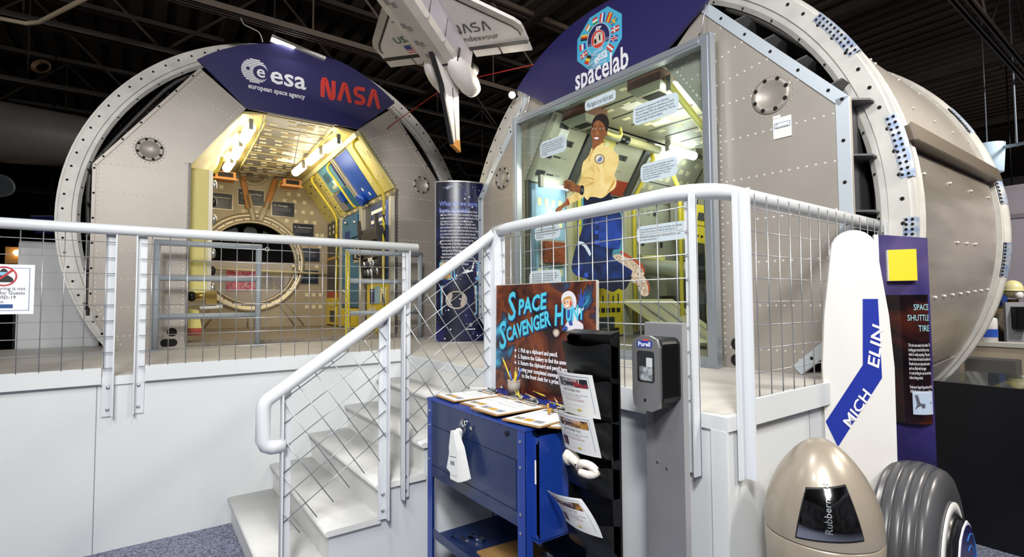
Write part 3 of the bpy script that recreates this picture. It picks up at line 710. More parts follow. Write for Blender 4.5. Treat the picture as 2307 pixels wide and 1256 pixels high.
for a in (.02, .66): m.tube([FT(a, .2, 0), FT(a, .2, .12), FT(a, .38, .12), FT(a, .38, 0)], .014, BLK, 6)
m.build('glovebox_unit', ml, True)
m = MB(); panel(m, FL_, .1, 1.0, 1.16, 1.86, YB, .05); m.prism([FL_(.1, 1.86, .05), FL_(1.0, 1.86, .05), FL_(1.0, 1.95, 0), FL_(.1, 1.95, 0)], (.01, 0, 0), NAVY)
for i, (a, b, w, h, c) in enumerate(((.3, 1.68, .18, .2, PAPER), (.55, 1.68, .2, .25, LBLUE), (.75, 1.66, .2, .22, NAVY), (.3, 1.45, .5, .02, CHAR), (.75, 1.45, .3, .1, PAD), (.72, 1.26, .17, .16, CHAR), (.35, 1.27, .3, .14, YP))): sq(m, FL_, a, b, w, h, c, .056)
for i in range(12):
    for b in (1.2, 1.84): m.disc(Fr(FL_(.14+i*.075, b, .05), FL_.x, FL_.y, FL_.z), .008, HOLE, 6, .003)
m.build('lower_rack_panel', ml, True)
m = MB(); panel(m, FL_, 1.24, 1.36, PZ+.05, 3.02, mat('rack_post', 'c9c2ae'), .06); panel(m, FL_, 1.29, 1.31, PZ+.05, 3.02, CHAR, .062); m.build('rack_post', ml, True)
m = MB(); panel(m, FL_, 1.38, 2.4, 1.5, 3.0, TEAL, .03); panel(m, FL_, 1.45, 1.85, 2.62, 2.96, mat('rack_teal_dark', '275a80', .35), .06)
for i in range(4): panel(m, FL_, 1.95+i*.06, 1.98+i*.06, 2.3, 2.75, NAVY, .05)
for a, b in ((1.6, 2.85), (2.1, 2.9), (2.0, 2.05), (2.15, 1.75)): m.ball(FL_(a, b, .06), .03, .03, .03, STEEL, 8, 6)
panel(m, FL_, 1.42, 1.7, 2.2, 2.55, GPAD, .04); m.tube([FL_(1.45, 2.25, .04), FL_(1.45, 2.25, .12), FL_(1.45, 2.5, .12), FL_(1.45, 2.5, .04)], .013, BLK, 6)
panel(m, FL_, 1.5, 2.35, 1.18, 1.48, YB, .05); sq(m, FL_, 1.9, 1.33, .16, .16, CHAR, .056); panel(m, FL_, 2.1, 2.3, 1.55, 1.8, GPAD, .06)
for i in range(10): m.disc(Fr(FL_(1.53+i*.085, 1.2, .05), FL_.x, FL_.y, FL_.z), .008, HOLE, 6, .003)
m.build('lower_rack_panel', ml, True)
m = MB(); panel(m, FL_, 2.44, 2.52, PZ+.05, 3.04, mat('rack_post', 'c9c2ae'), .05); m.build('rack_post', ml, True)
m = MB(); panel(m, FL_, 2.55, 3.36, 1.78, 3.04, CHAR, .03); panel(m, FL_, 2.55, 3.36, 1.66, 1.78, RED, .032); panel(m, FL_, 2.55, 3.36, 1.18, 1.66, YB, .04)
for b in (2.85, 2.95): 
    for a in (2.7, 2.95, 3.2): sq(m, FL_, a, b, .07, .06, PAD, .034)
sq(m, FL_, 2.95, 1.33, .3, .2, CHAR, .046); sq(m, FL_, 2.95, 1.55, .5, .08, YP, .05); panel(m, FL_, 2.55, 3.36, 2.35, 2.4, mat('tan_bar', 'b8903c', .5), .04)
m.build('lower_rack_panel', ml, True)
# yellow hand rails
def hrail(root, pts, mt=YEL, r=.018, name='hand_rail'):
    m = MB().tube(spline(pts, 4, False), r, mt, 8); return m.build(name, root, True)
for v in (.12, 1.42, 2.42):
    a = FU(v, .78, .03); b = FU(v, .72, .13); c = FU(v, .1, .13); d = FL_(v, 3.0, .12); e = FL_(v, 1.2, .12)
    if v == 1.42: hrail(ml, [a, b, FU(v, .5, .13), c, FU(v, .02, .1)])
    else:
        m = MB().tube([a, FU(v, .77, .10), b, FU(v, .5, .13), c, d, FL_(v, 2.75, .12)], .018, YEL, 8)
        m.tube([FL_(v, 2.75, .12), FL_(v, 2.3, .12)], .018, HAZ if v < 1 else YEL, 8); m.tube([FL_(v, 2.3, .12), FL_(v, 1.75, .12)], .018, YEL, 8)
        m.tube([FL_(v, 1.75, .12), FL_(v, 1.5, .12)], .018, HAZ if v < 1 else YEL, 8); m.tube([FL_(v, 1.5, .12), FL_(v, 1.16, .12)], .018, YEL, 8)
        m.build('hand_rail', ml, True)
# left-hand rack end facing the room, and plain racks behind it
m = MB(); m.box(-1.16, -.985, .18, .5, 1.62, 3.09, YP); m.box(-.985, -.94, .2, .5, 1.6, 3.09, mat('rack_post', 'c9c2ae')); m.box(-1.16, -.99, .17, .18, 2.28, 2.38, mat('yellow_shade', 'cdbd66', .5))
for i in range(7): m.ball((-.92, .3, 1.75+i*.2), .03, .03, .06, BLK if i % 2 else STEEL, 8, 6)
m.build('left_rack_end', ml, True)
m = MB(); m.box(-1.19, -1.16, .0, 3.4, PZ+.045, 3.1, CHAR); m.prism([V((-1.16, .03, 3.1)), V((-.66, .03, 3.77)), V((-.69, .03, 3.79)), V((-1.19, .03, 3.12))], (0, 3.3, 0), BEIGE); m.build('left_rack_backing', ml, True)
m = MB(); a = LL(432, 668, 'v', .2); m.cyl(a+V((0, 0, 0)), a+V((.2, 0, .01)), .04, mat('brass', 'b89a58', .3, .9), 12); m.box(a.x+.13, a.x+.24, .16, .26, a.z-.1, a.z+.06, mat('brass', 'b89a58')); m.cyl(a+V((.08, 0, -.13)), a+V((.3, 0, -.12)), .02, PAPER, 8); m.ball(a, .05, .05, .06, BLK); m.build('valve_fitting', ml, True)
m = MB(); m.prism([V((-1.16, .25, 1.52)), V((-1.05, .25, 1.5)), V((-1.02, .25, 1.3)), V((-1.16, .25, 1.3))], (0, .1, 0), YP); m.box(-1.16, -1.02, .25, .35, 1.22, 1.3, RED); m.build('left_rack_foot', ml, True)
hrail(ml, [V((-.98, .35, 3.1)), V((-.9, .35, 3.12)), V((-.86, .35, 3.22)), V((-.84, .35, 3.3))])
# ---- info plaques on the bulkhead of the left module
NAVYP = mat('plaque_navy', '1c2030', .3); MTXT = mat('white_print', 'e9e9ea', .6)
pq = [((566, 446), 'What is the Scientific Method?', 'dark plaque above the round hatch between the two struts', .2), ((638, 472), '4. Design', 'dark plaque upper right of the round hatch', .185), ((683, 520), '5. Experiment', 'dark plaque right of the hatch, just above the white hand rail', .18), ((697, 575), '6. Analyze', 'dark plaque right of the hatch, lower in the photo than the white hand rail', .18), ((694, 625), '7. Conclude', 'lowest dark plaque right of the round hatch', .18), ((494, 453), '3. Hypothesize', 'dark plaque left of the hatch, half hidden by the yellow rack end', .19)]
for (px, py), t1, lab, w in pq:
    p = wm(ml) @ LL(px, py, 'v', 3.385); R3 = wm(ml).to_3x3(); F = Fr(p, R3 @ V((1, 0, 0)), (0, 0, 1), R3 @ V((0, -1, 0)))
    t = thing('info_plaque', lab, 'plaque', p, 0, 'dark info plaques in the left module'); h = w*.68
    MB().rbox(-w-.015, w+.015, -h-.015, h+.015, -.013, .0, .02, mat('plaque_frame', 'a89c8a', .35, .6), F).build('frame', t)
    MB().rbox(-w, w, -h, h, 0, .006, .012, NAVYP, F).build('face', t)
    m = textmb(t1, Fr(F(-w*.85, h*.35, .008), F.x, F.y), .042, MTXT, width=min(w*1.7, .026*len(t1)))
    textmb('Scientists ask a question, plan a test\nand record what they observe so that\nothers can repeat the experiment.', Fr(F(-w*.75, h*.08, .008), F.x, F.y), .024, mat('grey_print', '9a9aa4', .6), width=w*1.5, mb=m)
    m.build('lettering', t)
# ================================================================ RIGHT MODULE INTERIOR
OLV = mat('olive_white_panel', 'b9b6a4', .45, .1, var=.12, scale=3)
FLr = Fr((-1.03, 0, 0), (0, 1, 0), (0, 0, 1), (1, 0, 0)); FUr = Fr((-1.03, 0, 2.84), (0, 1, 0), (.56, 0, .828), (.828, 0, -.56))
m = MB(); m.box(-1.07, -1.03, .0, 2.8, PZ+.045, 2.84, CHAR); m.box(0, 2.8, 0, .72, -.04, 0, OLIVE, FUr); m.build('rack_backing', mr, True)
for k, (a0, a1) in enumerate(((.04, .52), (.74, 1.48), (1.62, 2.75))):
    m = MB(); panel(m, FUr, a0, a1, .0, .7, OLV, .03)
    if k < 2:
        for b in (.62, .46, .3, .1):
            for j in range(4):
                a = a0+.06+(a1-a0-.12)*((j*37+int(b*100)) % 10)/10; sq(m, FUr, a, b, .07 if j % 2 else .1, .016 if j % 3 else .06, CHAR if j != 1 else GPAD, .034)
        sq(m, FUr, a0+.17, .52, .12, .14, PAPER, .033)
        for a in (a0+.02, a1-.02): dots(m, FUr, (a, .02), (a, .68), .05, .007, HOLE)
        if k == 1: panel(m, FUr, 1.05, 1.47, .02, .2, RED, .04); panel(m, FUr, .74, .98, .35, .7, YP, .04); sq(m, FUr, .85, .55, .06, .07, PAD, .045)
    else:
        for i in range(7):
            for j, b in enumerate((.08, .2, .34, .48, .6)):
                if (i+j) % 3: sq(m, FUr, 1.72+i*.15+(.04 if j % 2 else 0), b, .07, .06, PAD, .034)
        panel(m, FUr, 1.64, 2.7, .265, .275, CHAR, .033)
    m.build('upper_rack_panel', mr, True)
for a in (.54, 1.5):
    m = MB(); panel(m, FUr, a, a+.1, -.02, .72, RACKD, .05); panel(m, FUr, a+.1, a+.18, -.02, .72, mat('rack_post', 'c9c2ae'), .03); m.build('rack_post', mr, True)
    m = MB(); panel(m, FLr, a, a+.06, PZ+.05, 2.86, mat('rack_post', 'c9c2ae'), .05); panel(m, FLr, a+.08, a+.16, PZ+.05, 2.86, BEIGE, .03); m.build('rack_post', mr, True)
    MB().tube([FUr(a+.14, .6, .02), FUr(a+.14, .55, .09), FUr(a+.14, .05, .09), FLr(a+.14, 2.72, .09), FLr(a+.14, 1.2, .09)], .022, YEL, 8).build('hand_rail', mr, True)
m = MB(); panel(m, FLr, .03, .52, 1.2, 2.8, LBLUE, .03); dots(m, FLr, (.06, 1.25), (.06, 2.75), .045, .008, HOLE); panel(m, FLr, .03, .09, 1.2, 2.8, mat('steel_blue_strip', '6f8ba3', .4, .3), .034)
for b in (2.62, 2.4, 1.88, 1.7):
    for i in range(4): sq(m, FLr, .14+i*.1, b, .05, .08, mat('cream_pad', 'e6dcaa', .6), .034)
panel(m, FLr, .15, .45, 1.98, 2.2, mat('orange_mesh', 'b5552c', .5, hex2='5c2a18', scale=60), .10); panel(m, FLr, .12, .48, 1.95, 2.23, GPAD, .06)
m.build('lower_rack_panel', mr, True)
m = MB(); panel(m, FLr, .74, 1.48, 1.9, 2.8, mat('rack_sky_blue', '5fa5c8', .4), .03); panel(m, FLr, .8, 1.1, 2.0, 2.5, CHAR, .06); panel(m, FLr, .74, 1.48, 1.78, 1.9, BEIGE, .05)
panel(m, FLr, .78, 1.45, 1.18, 1.72, YB, .06); sq(m, FLr, 1.12, 1.3, .3, .18, CHAR, .07); m.tube([FLr(.98, 1.25, .07), FLr(.98, 1.25, .13), FLr(1.26, 1.25, .13), FLr(1.26, 1.25, .07)], .014, BLK, 6)
for i in range(6): sq(m, FLr, .9+i*.09, 1.6, .02, .12 if i % 2 else .07, CHAR, .066); sq(m, FLr, .9+i*.09, 1.47, .06, .05, HOLE, .066)
m.cyl(FLr(1.0, 1.82, .05), FLr(1.0, 1.82, .22), .05, STEEL, 12); m.box(.8, .95, 1.76, 1.8, .05, .2, PAPER, FLr); m.build('lower_rack_panel', mr, True)
m = MB(); panel(m, FLr, 1.66, 2.78, 1.2, 2.84, OLV, .03)
for i in range(5):
    for j, b in enumerate((2.7, 2.5, 2.3, 2.12)):
        if (i*3+j) % 4: sq(m, FLr, 1.75+i*.13+.06*(j % 2), b, .06, .07, GPAD if (i+j) % 3 else CHAR, .034)
panel(m, FLr, 1.66, 2.1, 2.0, 2.06, CHAR, .04); m.build('lower_rack_panel', mr, True)
FCr = Fr((0, 0, 3.46), (1, 0, 0), (0, 1, 0), (0, 0, -1))
m = MB(); m.box(-.63, .63, .0, 2.8, 3.46, 3.48, OLIVE)
for k in range(9):
    v = .05+k*.31; m.box(-.45, .63, v-.006, v+.006, 3.454, 3.46, CHAR)
    for j, u in enumerate((-.36, -.14, .1, .32, .52)):
        if (k*2+j) % 5: sq(m, FCr, u+.04*(k % 2), v+.11, .075, .06, PAD, .004); 
        if (k+j) % 3 == 0: sq(m, FCr, u+.08, v+.22, .075, .05, PAD, .004)
    if k % 2: sq(m, FCr, -.2+.1*(k % 3), v+.18, .2, .13, mat('white_patch', 'd4cfc6', .6), .005)
m.build('ceiling_panel', mr, True)
for u, v in ((-.5, .12), (.38, .05)):
    m = MB(); m.box(u-.15, u+.18, v, v+.32, 3.36, 3.46, mat('outlet_brown', '6e4a38', .5)); m.prism([V((u-.15, v, 3.36)), V((u+.18, v, 3.36)), V((u+.13, v+.06, 3.31)), V((u-.1, v+.06, 3.31))], (0, .2, 0), OLIVE); m.box(u-.07, u+.1, v+.1, v+.2, 3.305, 3.312, HOLE); m.build('air_outlet', mr, True)
m = MB(); m.tube([V((-.56, .45, 3.33)), V((-.56, .9, 3.33))], .045, OLIVE, 12); m.tube([V((-.56, .9, 3.33)), V((-.56, 1.05, 3.33))], .045, BLK, 12); m.tube([V((-.56, 1.05, 3.33)), V((-.56, 1.62, 3.33))], .045, BEIGE, 12)
m.tube(spline([V((-.5, .45, 3.38)), V((-.42, .5, 3.28)), V((-.42, .75, 3.28)), V((-.46, .8, 3.4))], 4, False), .018, YP, 8); m.build('ceiling_duct', mr, True)
G = 'strip lamps in the right module'
lamp(mr, (-.5, 1.72, 3.36), (-.5, 2.3, 3.36), 'cool white tube lamp at the rear of the right module ceiling, seen through glass', GLOWC, (.95, 1, .98), 7, G, .05)
lamp(mr, (.6, .12, 3.3), (.6, .6, 3.3), 'bright tube lamp behind the upper right corner of the glass window', GLOWC, (1, .97, .88), 8, G, .055)
lamp(mr, (-.93, .1, 2.79), (-.93, .5, 2.79), 'thin white tube lamp above the light blue rack of the right module', GLOWC, (.95, 1, 1), 2.5, G, .018)
lt = bpy.data.lights.new('module_fill', 'POINT'); lt.energy = 34; lt.color = (1, .97, .82); lt.shadow_soft_size = .25  # added fill for the right module, without a fixture of its own
lo = bpy.data.objects.new('module_fill', lt); COL.objects.link(lo); lo.parent = mr; lo.location = (.1, 1.0, 3.15)
# rear of the right module
m = MB(); m.prism([V((a, 2.8, b)) for a, b in ((-1.03, PZ+.05), (1.03, PZ+.05), (1.03, 2.84), (.63, 3.46), (-.63, 3.46), (-1.03, 2.84))], (0, .04, 0), mat('rear_bulkhead', '7d796d', .5, .2, var=.2, scale=3)); m.build('end_bulkhead', mr, True)
m = MB(); m.box(1.03, 1.07, .0, 2.8, PZ+.045, 2.84, CHAR); m.prism([V((1.03, .16, 2.84)), V((.63, .16, 3.46)), V((.66, .16, 3.48)), V((1.06, .16, 2.86))], (0, 2.6, 0), OLIVE); m.build('right_rack_backing', mr, True)
c = LR(1578, 505, 'v', 1.7); e1 = V((.9, .1, -.25)).normalized(); e2 = V((.22, .0, .97)).normalized(); FQ = Fr(c, e1, e2, V((0, -1, 0)))
m = MB(); m.rbox(-.17, .17, -.2, .2, 0, .1, .03, YB, FQ); m.box(.02, .1, .04, .12, .1, .11, CHAR, FQ); m.box(-.14, -.08, .12, .16, .1, .11, CHAR, FQ)
for i in range(6): m.disc(Fr(FQ(-.1+.05*i, -.13, .1), e1, e2, V((0, -1, 0))), .014, HOLE, 8, .004)
m.box(-.12, .12, -.02, -.015, .1, .104, CHAR, FQ); m.build('yellow_instrument', mr, True)
m = MB(); a, b = LR(1438, 600, 'v', 1.9), LR(1560, 612, 'v', 1.5); m.tube([a, a+(b-a)*.05, a+(b-a)*.95, b], [.06, .1, .1, .06], mat('tank_grey', 'b0ab9c', .35, .4), 16); m.tube([a+V((0, 0, .1)), a+(b-a)*.5+V((0, 0, .12))], .035, YP, 8); m.build('tank', mr, True)
m = MB(); q = [LR(1405, 680, 'v', 1.5), LR(1515, 680, 'v', 1.5), LR(1640, 775, 'v', .75), LR(1540, 812, 'v', .6)]
q[2].z = q[3].z = PZ+.1
for i in range(4): m.tube([q[i], q[(i+1) % 4]], .028, BEIGE, 4)
m.poly(q, mat('ramp_tan', 'a89f86', .5)); 
for t in (.33, .66): m.tube([q[0]+(q[1]-q[0])*t, q[3]+(q[2]-q[3])*t], .015, GPAD, 4)
m.build('sloping_frame', mr, True)
m = MB()
for i, (px, py, v, w, h, mt) in enumerate(((1575, 600, 1.9, .3, .28, CHAR), (1560, 690, 1.9, .3, .3, RACKD), (1540, 560, 2.2, .2, .3, OLIVE), (1525, 480, 2.4, .2, .4, GPAD), (1600, 440, 1.9, .3, .3, OLIVE), (1480, 650, 2.2, .3, .2, OLV))):
    p = LR(px, py, 'v', v); m.box(p.x-w/2, p.x+w/2, v, v+.3, p.z-h/2, p.z+h/2, mt)
m.build('rear_equipment', mr, True)
a = LR(1535, 600, 'v', 1.2); MB().tube([V((a.x, 1.2, PZ+.05)), V((a.x, 1.2, 2.7)), V((a.x-.1, 1.2, 2.95))], .022, YEL, 8).build('hand_rail', mr, True)
p1, p2, p3 = V((.9, .12, PZ+.05)), V((.9, .12, 2.86)), V((.56, .12, 3.38))
m = MB().tube([p2+V((0, 0, -.55)), p2, p3, p3+V((-.03, .05, .03))], .024, YP, 10)
z = [PZ+.05, 1.5, 1.95, 2.0, 2.35]; m.tube([V((.9, .12, PZ+.05)), V((.9, .12, 1.35))], .024, YP, 10); m.tube([V((.9, .12, 1.35)), V((.9, .12, 1.66))], .024, HAZ, 10); m.tube([V((.9, .12, 1.66)), V((.9, .12, 2.12))], .024, YP, 10); m.tube([V((.9, .12, 2.12)), V((.9, .12, 2.35))], .024, HAZ, 10); m.tube([V((.9, .12, 2.31)), p2], .024, YP, 10)
m.build('hand_rail', mr, True)
# ================================================================ GLASS WINDOW in front of the right module
gv = -.10; M3 = wm(mr).to_3x3()
def LRW(px, py, v=gv): return wm(mr) @ LR(px, py, 'v', v)
ALU = mat('window_aluminium', 'a9b0b8', .35, .6)
tl, br = LR(1159, 271, 'v', gv), LR(1622, 826, 'v', gv)
u0, u1, zt = tl.x, br.x, (LR(1159, 271, 'v', gv).z+LR(1612, 69, 'v', gv).z)/2
b0 = wm(mr) @ V(((u0+u1)/2, gv, PZ)); gw = thing('glass_window', 'tall aluminium framed glass window standing in front of the right module', 'window', b0, ROT_R)
o = V(((u0+u1)/2, gv, PZ)); W = (u1-u0)/2; H = zt-PZ
for a0, a1, c0, c1 in ((-W, -W+.07, 0, H), (W-.07, W, 0, H), (-W+.07, W-.07, 0, .07), (-W+.07, W-.07, H-.07, H)):
    m = MB(); m.box(a0, a1, -.03, .035, c0+.001, c1, ALU); m.box(a0+.02, a1-.02, -.036, .04, c0+.02, c1-.02, ALU) ; m.build('frame_bar', gw, True)
MB().box(-W+.06, W-.06, -.006, .002, .06, H-.06, glass_mat('window_glass', 'f4faf7', .05)).build('glass_pane', gw, True)
for a in (-W+.17, -W+.05, W-.1): 
    m = MB().tube([V((a, .02, H)), V((a+.02, .05, H+.22)), V((a+.03, .1, H+.4))], .004, WIRE, 5); m.ball((a, .02, H+.02), .02, .012, .03, STEEL, 8, 6); m.build('hanging_wire', gw, True)
FG = lambda p: Fr(p, M3 @ V((1, 0, 0)), (0, 0, 1), M3 @ V((0, -1, 0)))
STK = mat('sticker_pale_blue', 'cfdde6', .5); STXT = mat('sticker_text', '4a4d55', .7)
stickers = [((1318, 229), (1318, 252), (1387, 208), 'What happens to your body in space?', 'narrow pale blue sticker on the glass above the floating woman'),
 ((1426, 242), (1426, 286), (1529, 217), 'Astronauts are exposed to 40 to 80 times\nthe amount of radiation we experience on Earth.\nThis can damage DNA, the molecules that carry\nthe instructions for growth and function. This can\nlead to a range of health problems.', 'pale blue sticker about radiation at the upper right of the glass'),
 ((1217, 322), (1217, 359), (1276, 306), 'Spaceflight can affect your eyes, causing\nthem to develop vision problems after you\nreturn to Earth. On Earth, your eyes may\neventually return to normal, but many\nastronauts require glasses after extended\nspaceflights.', 'pale blue sticker about eyesight left of the woman on the glass'),
 ((1443, 372), (1443, 414), (1526, 351), 'Without gravity pushing down on you\nin space, your spine stretches out.\nYou can grow up to three inches while\nyou are in space, but back on Earth\nyour spine shrinks again. This can\ncause back problems.', 'pale blue sticker about the spine, right of the woman at chest height'),
 ((1435, 512), (1437, 550), (1547, 499), "Your body doesn't know how to handle microgravity.\nCalcium that would normally be absorbed or\nflushed out of your body in urine can stay in the body\nand become kidney stones. Watching what you eat\ncan help prevent this.", 'pale blue sticker about kidney stones behind the front railing mesh'),
 ((1205, 514), (1207, 543), (1262, 512), 'In microgravity, bones weaken and\nmuscles break down. Exercising, eating\nright and physical therapy can help\nminimize this.', 'upper of two pale blue stickers on the glass at the light blue rack'),
 ((1193, 612), (1193, 650), (1264, 608), 'Blood and other bodily fluids rush to your head\nbecause they no longer have to fight against gravity.\nBlood and other fluids flow away from your legs.\nYou get a puffy face and your legs get skinny.\nThis is called "Puffy Head\nBird Leg Syndrome".', 'lower of two pale blue stickers on the glass, just above the scavenger hunt board')]
for a, b, c, tx, lab in stickers:
    A_, B_, C_ = [LRW(*q, gv-.012) for q in (a, b, c)]; w = (C_-A_).dot(M3 @ V((1, 0, 0))); h = A_.z-B_.z; F = FG(V((A_.x, A_.y, B_.z)))
    t = thing('text_sticker', lab, 'sticker', F.o, 0, 'pale blue text stickers on the glass')
    MB().rbox(0, w, 0, h, 0, .002, min(h*.3, .05), STK, F).build('sticker_sheet', t)
    n = tx.count('\n')+1; sz = h*.8/n/1.0
    textmb(tx, Fr(F(w*.07, h*.88-sz*.8, .0035), F.x, F.y), sz*.95, STXT, width=w*.86, line=1.0).build('lettering', t)
# ---- the floating woman: a printed cut-out stuck on the glass
pw = thing('photo_cutout', 'life-size printed cut-out of a floating woman in yellow shirt and navy trousers on the glass', 'cutout', LRW(1340, 660, gv-.012), 0)
def c2(L): return [(1230+x/4.832, 240+y/4.832) for x, y in L]
def c3(L): return [(1250+x/5.709, 460+y/5.709) for x, y in L]
lay = [0]
def cut(name, pts, mt, parent=pw, lv=None, smooth=True, lat=None, th=.0012, label=None):
    lv = lv if lv is not None else 0
    P = [V((p[0], p[1], 0)) for p in pts]
    if smooth: P = spline(P, 4)
    v = gv-.011-.0012*lv
    return MB().prism([LRW(p.x, p.y, v) for p in P], M3 @ V((0, -th, 0)), mt).build(name, parent, label=label)
def ell(cx, cy, rx, ry, n=14): return [(cx+rx*cos(2*PI*i/n), cy+ry*sin(2*PI*i/n)) for i in range(n)]
SKN = ramp_mat('print_skin', [(.3, '6e422a'), (.5, '915a37'), (.72, 'b47d52')], 7, .5); SHT = ramp_mat('print_yellow_shirt', [(.25, 'd8b368'), (.45, 'efd488'), (.7, 'f7e3a3')], 5, .5)
TRS = ramp_mat('print_navy_cloth', [(.25, '0b1426'), (.48, '14264f'), (.72, '1f3d85')], 6, .5); TRD = mat('print_dark_navy', '121a30', .5); TRB = ramp_mat('print_blue_pocket', [(.3, '182f70'), (.6, '2647a0')], 9, .5)
HAIR = mat('print_hair', '1d1512', .6); SHOE = ramp_mat('print_speckled_wool', [(.35, '7c6a58'), (.5, 'c8b49c'), (.7, 'e2d3bd')], 60, .6); STRAP = mat('print_red_strap', 'a8492f', .5)
cut('far_hand', c2([(240, 1045), (215, 1030), (175, 1070), (135, 1092), (108, 1120), (104, 1160), (125, 1182), (140, 1165), (150, 1185), (156, 1150), (182, 1112), (212, 1088), (245, 1072)]), SKN)
cut('far_sleeve', c2([(405, 945), (412, 985), (385, 1005), (330, 1030), (252, 1062), (230, 1015), (290, 960), (350, 895), (400, 900)]), SHT)
cut('wrist_strap', c2([(226, 1012), (242, 1012), (258, 1062), (238, 1076)]), RED, lv=1)
tr = cut('trousers', c2([(412, 985), (480, 980), (600, 990), (650, 960), (690, 930), (722, 1000), (775, 1070)]) + c3([(850, 150), (868, 330), (850, 480), (825, 575), (752, 592), (745, 680), (800, 730), (910, 800), (1005, 870), (1000, 940), (960, 1005), (920, 1082), (870, 1108), (822, 1092), (750, 1132), (690, 1112), (610, 1082), (540, 1040), (500, 1000), (400, 962), (280, 922), (222, 850), (226, 740), (260, 590), (290, 490), (340, 360), (375, 200)]), TRS)
cut('hem', c3([(500, 985), (600, 968), (720, 962), (860, 955), (1000, 938), (960, 1003), (920, 1080), (870, 1104), (822, 1090), (750, 1128), (690, 1108), (610, 1078), (540, 1036)]), TRD, tr, 1)
cut('waist_shadow', c2([(420, 1000), (600, 1005), (690, 945), (720, 1000), (770, 1075), (600, 1110), (430, 1140), (440, 1060)]), TRD, tr, 1)
cut('pocket', c3([(590, 180), (840, 195), (866, 330), (830, 480), (700, 545), (570, 530), (575, 330)]), TRB, tr, 1)
cut('pocket', c3([(700, 340), (860, 330), (840, 470), (820, 575), (600, 545), (690, 500)]), TRB, tr, 2)
for q in ([(525, 218), (568, 222), (562, 262), (522, 260)], [(518, 340), (565, 342), (558, 388), (515, 386)], [(515, 465), (572, 465), (568, 522), (512, 520)], [(380, 890), (425, 880), (428, 940), (385, 950)], [(290, 865), (325, 870), (318, 920), (288, 915)]): cut('hook_patch', c3(q), mat('print_bright_blue', '345ac0', .5), tr, 2, False)
cut('reflective_stripe', c3([(300, 485), (340, 482), (385, 505), (440, 575), (465, 640), (448, 668), (420, 620), (380, 555), (330, 520), (296, 510)]), mat('print_reflective', 'cfe0ea', .5), tr, 2)
cut('far_slipper', c3([(745, 662), (840, 648), (930, 680), (1040, 740), (1120, 800), (1155, 895), (1130, 912), (1050, 880), (1005, 868), (910, 800), (800, 730)]), SHOE)
cut('slipper_strap', c3([(835, 618), (870, 608), (910, 632), (1000, 690), (1110, 762), (1155, 850), (1150, 900), (1120, 830), (1000, 722), (900, 672)]), STRAP, lv=1)
cut('near_slipper', c3([(1000, 872), (1060, 880), (1130, 908), (1170, 960), (1210, 1020), (1222, 1110), (1190, 1180), (1130, 1182), (1085, 1120), (1060, 1040), (985, 990)]), SHOE, lv=1)
cut('slipper_strap', c3([(1178, 975), (1212, 1030), (1222, 1100), (1200, 1150), (1200, 1080)]), STRAP, lv=2)
cut('neck', c2([(515, 385), (615, 370), (628, 405), (565, 455), (500, 490), (505, 430)]), SKN, lv=1)
sh = cut('yellow_shirt', c2([(495, 460), (505, 452), (510, 480), (560, 432), (620, 395), (640, 432), (700, 445), (750, 495), (788, 545), (792, 600), (770, 680), (745, 745), (765, 800), (762, 860), (735, 905), (690, 935), (650, 975), (600, 1000), (540, 988), (480, 988), (455, 1020), (425, 995), (405, 955), (408, 905), (360, 872), (345, 865), (362, 830), (385, 770), (388, 690), (405, 610), (440, 570), (475, 525)]), SHT, lv=2)
FOLD = mat('print_shirt_fold', 'cfa658', .5)
for q in ([(510, 480), (478, 540), (466, 600), (472, 602), (486, 545), (520, 478)], [(545, 635), (570, 690), (590, 720), (580, 690)], [(400, 775), (470, 785), (530, 800), (550, 812), (520, 790), (460, 772)], [(415, 872), (480, 850), (545, 815), (480, 842)], [(752, 790), (700, 870), (665, 945), (682, 930), (740, 850)]): cut('fold', c2(q), FOLD, sh, 3)
cut('mission_patch', c2(ell(584, 573, 54, 52)), mat('print_patch_dark', '4a3440', .5), sh, 3); cut('mission_patch_face', c2(ell(584, 573, 46, 44)), mat('print_patch_cream', 'e9dcc0', .5), sh, 4); cut('mission_patch_mark', c2([(560, 590), (600, 545), (612, 575), (585, 602)]), mat('print_patch_blue', '6a7fae', .5), sh, 5)
hd = cut('face', c2([(500, 235), (515, 185), (555, 150), (600, 160), (640, 210), (657, 260), (652, 300), (634, 342), (615, 382), (588, 418), (552, 424), (517, 390), (497, 325), (490, 275)]), SKN, lv=3)
cut('hair', c2([(500, 240), (506, 170), (530, 118), (575, 86), (622, 80), (660, 100), (683, 150), (685, 200), (668, 268), (655, 275), (640, 215), (604, 165), (558, 152), (520, 185)]), HAIR, hd, 4)
cut('ear', c2(ell(655, 292, 14, 30)), SKN, hd, 4)
EYE_W = mat('print_eye_white', 'd8cfc8', .5); DKB = mat('print_dark_brown', '2a1710', .5)
for x, y in ((526, 244), (604, 243)):
    cut('eye', c2([(x-20, y), (x, y-9), (x+20, y), (x, y+7)]), EYE_W, hd, 4); cut('pupil', c2(ell(x, y-1, 8, 8)), DKB, hd, 5); cut('eyebrow', c2([(x-24, y-20), (x, y-31), (x+26, y-22), (x, y-25)]), DKB, hd, 4)
cut('nose', c2([(548, 285), (560, 262), (575, 290), (578, 304), (558, 308), (540, 302)]), mat('print_skin_light', 'a8714a', .5), hd, 4)
cut('lips', c2([(520, 338), (548, 328), (580, 335), (572, 362), (548, 374), (526, 362)]), mat('print_lips', '8a3f38', .5), hd, 4); cut('teeth', c2([(526, 340), (550, 335), (576, 340), (566, 356), (546, 360), (530, 352)]), mat('print_teeth', 'f0ece6', .5), hd, 5)
nh = cut('near_hand', c2([(385, 938), (385, 872), (335, 852), (292, 820), (250, 804), (214, 805), (190, 825), (200, 838), (188, 852), (198, 866), (190, 882), (206, 898), (242, 905), (272, 926), (312, 926), (352, 938)]), SKN, lv=4)
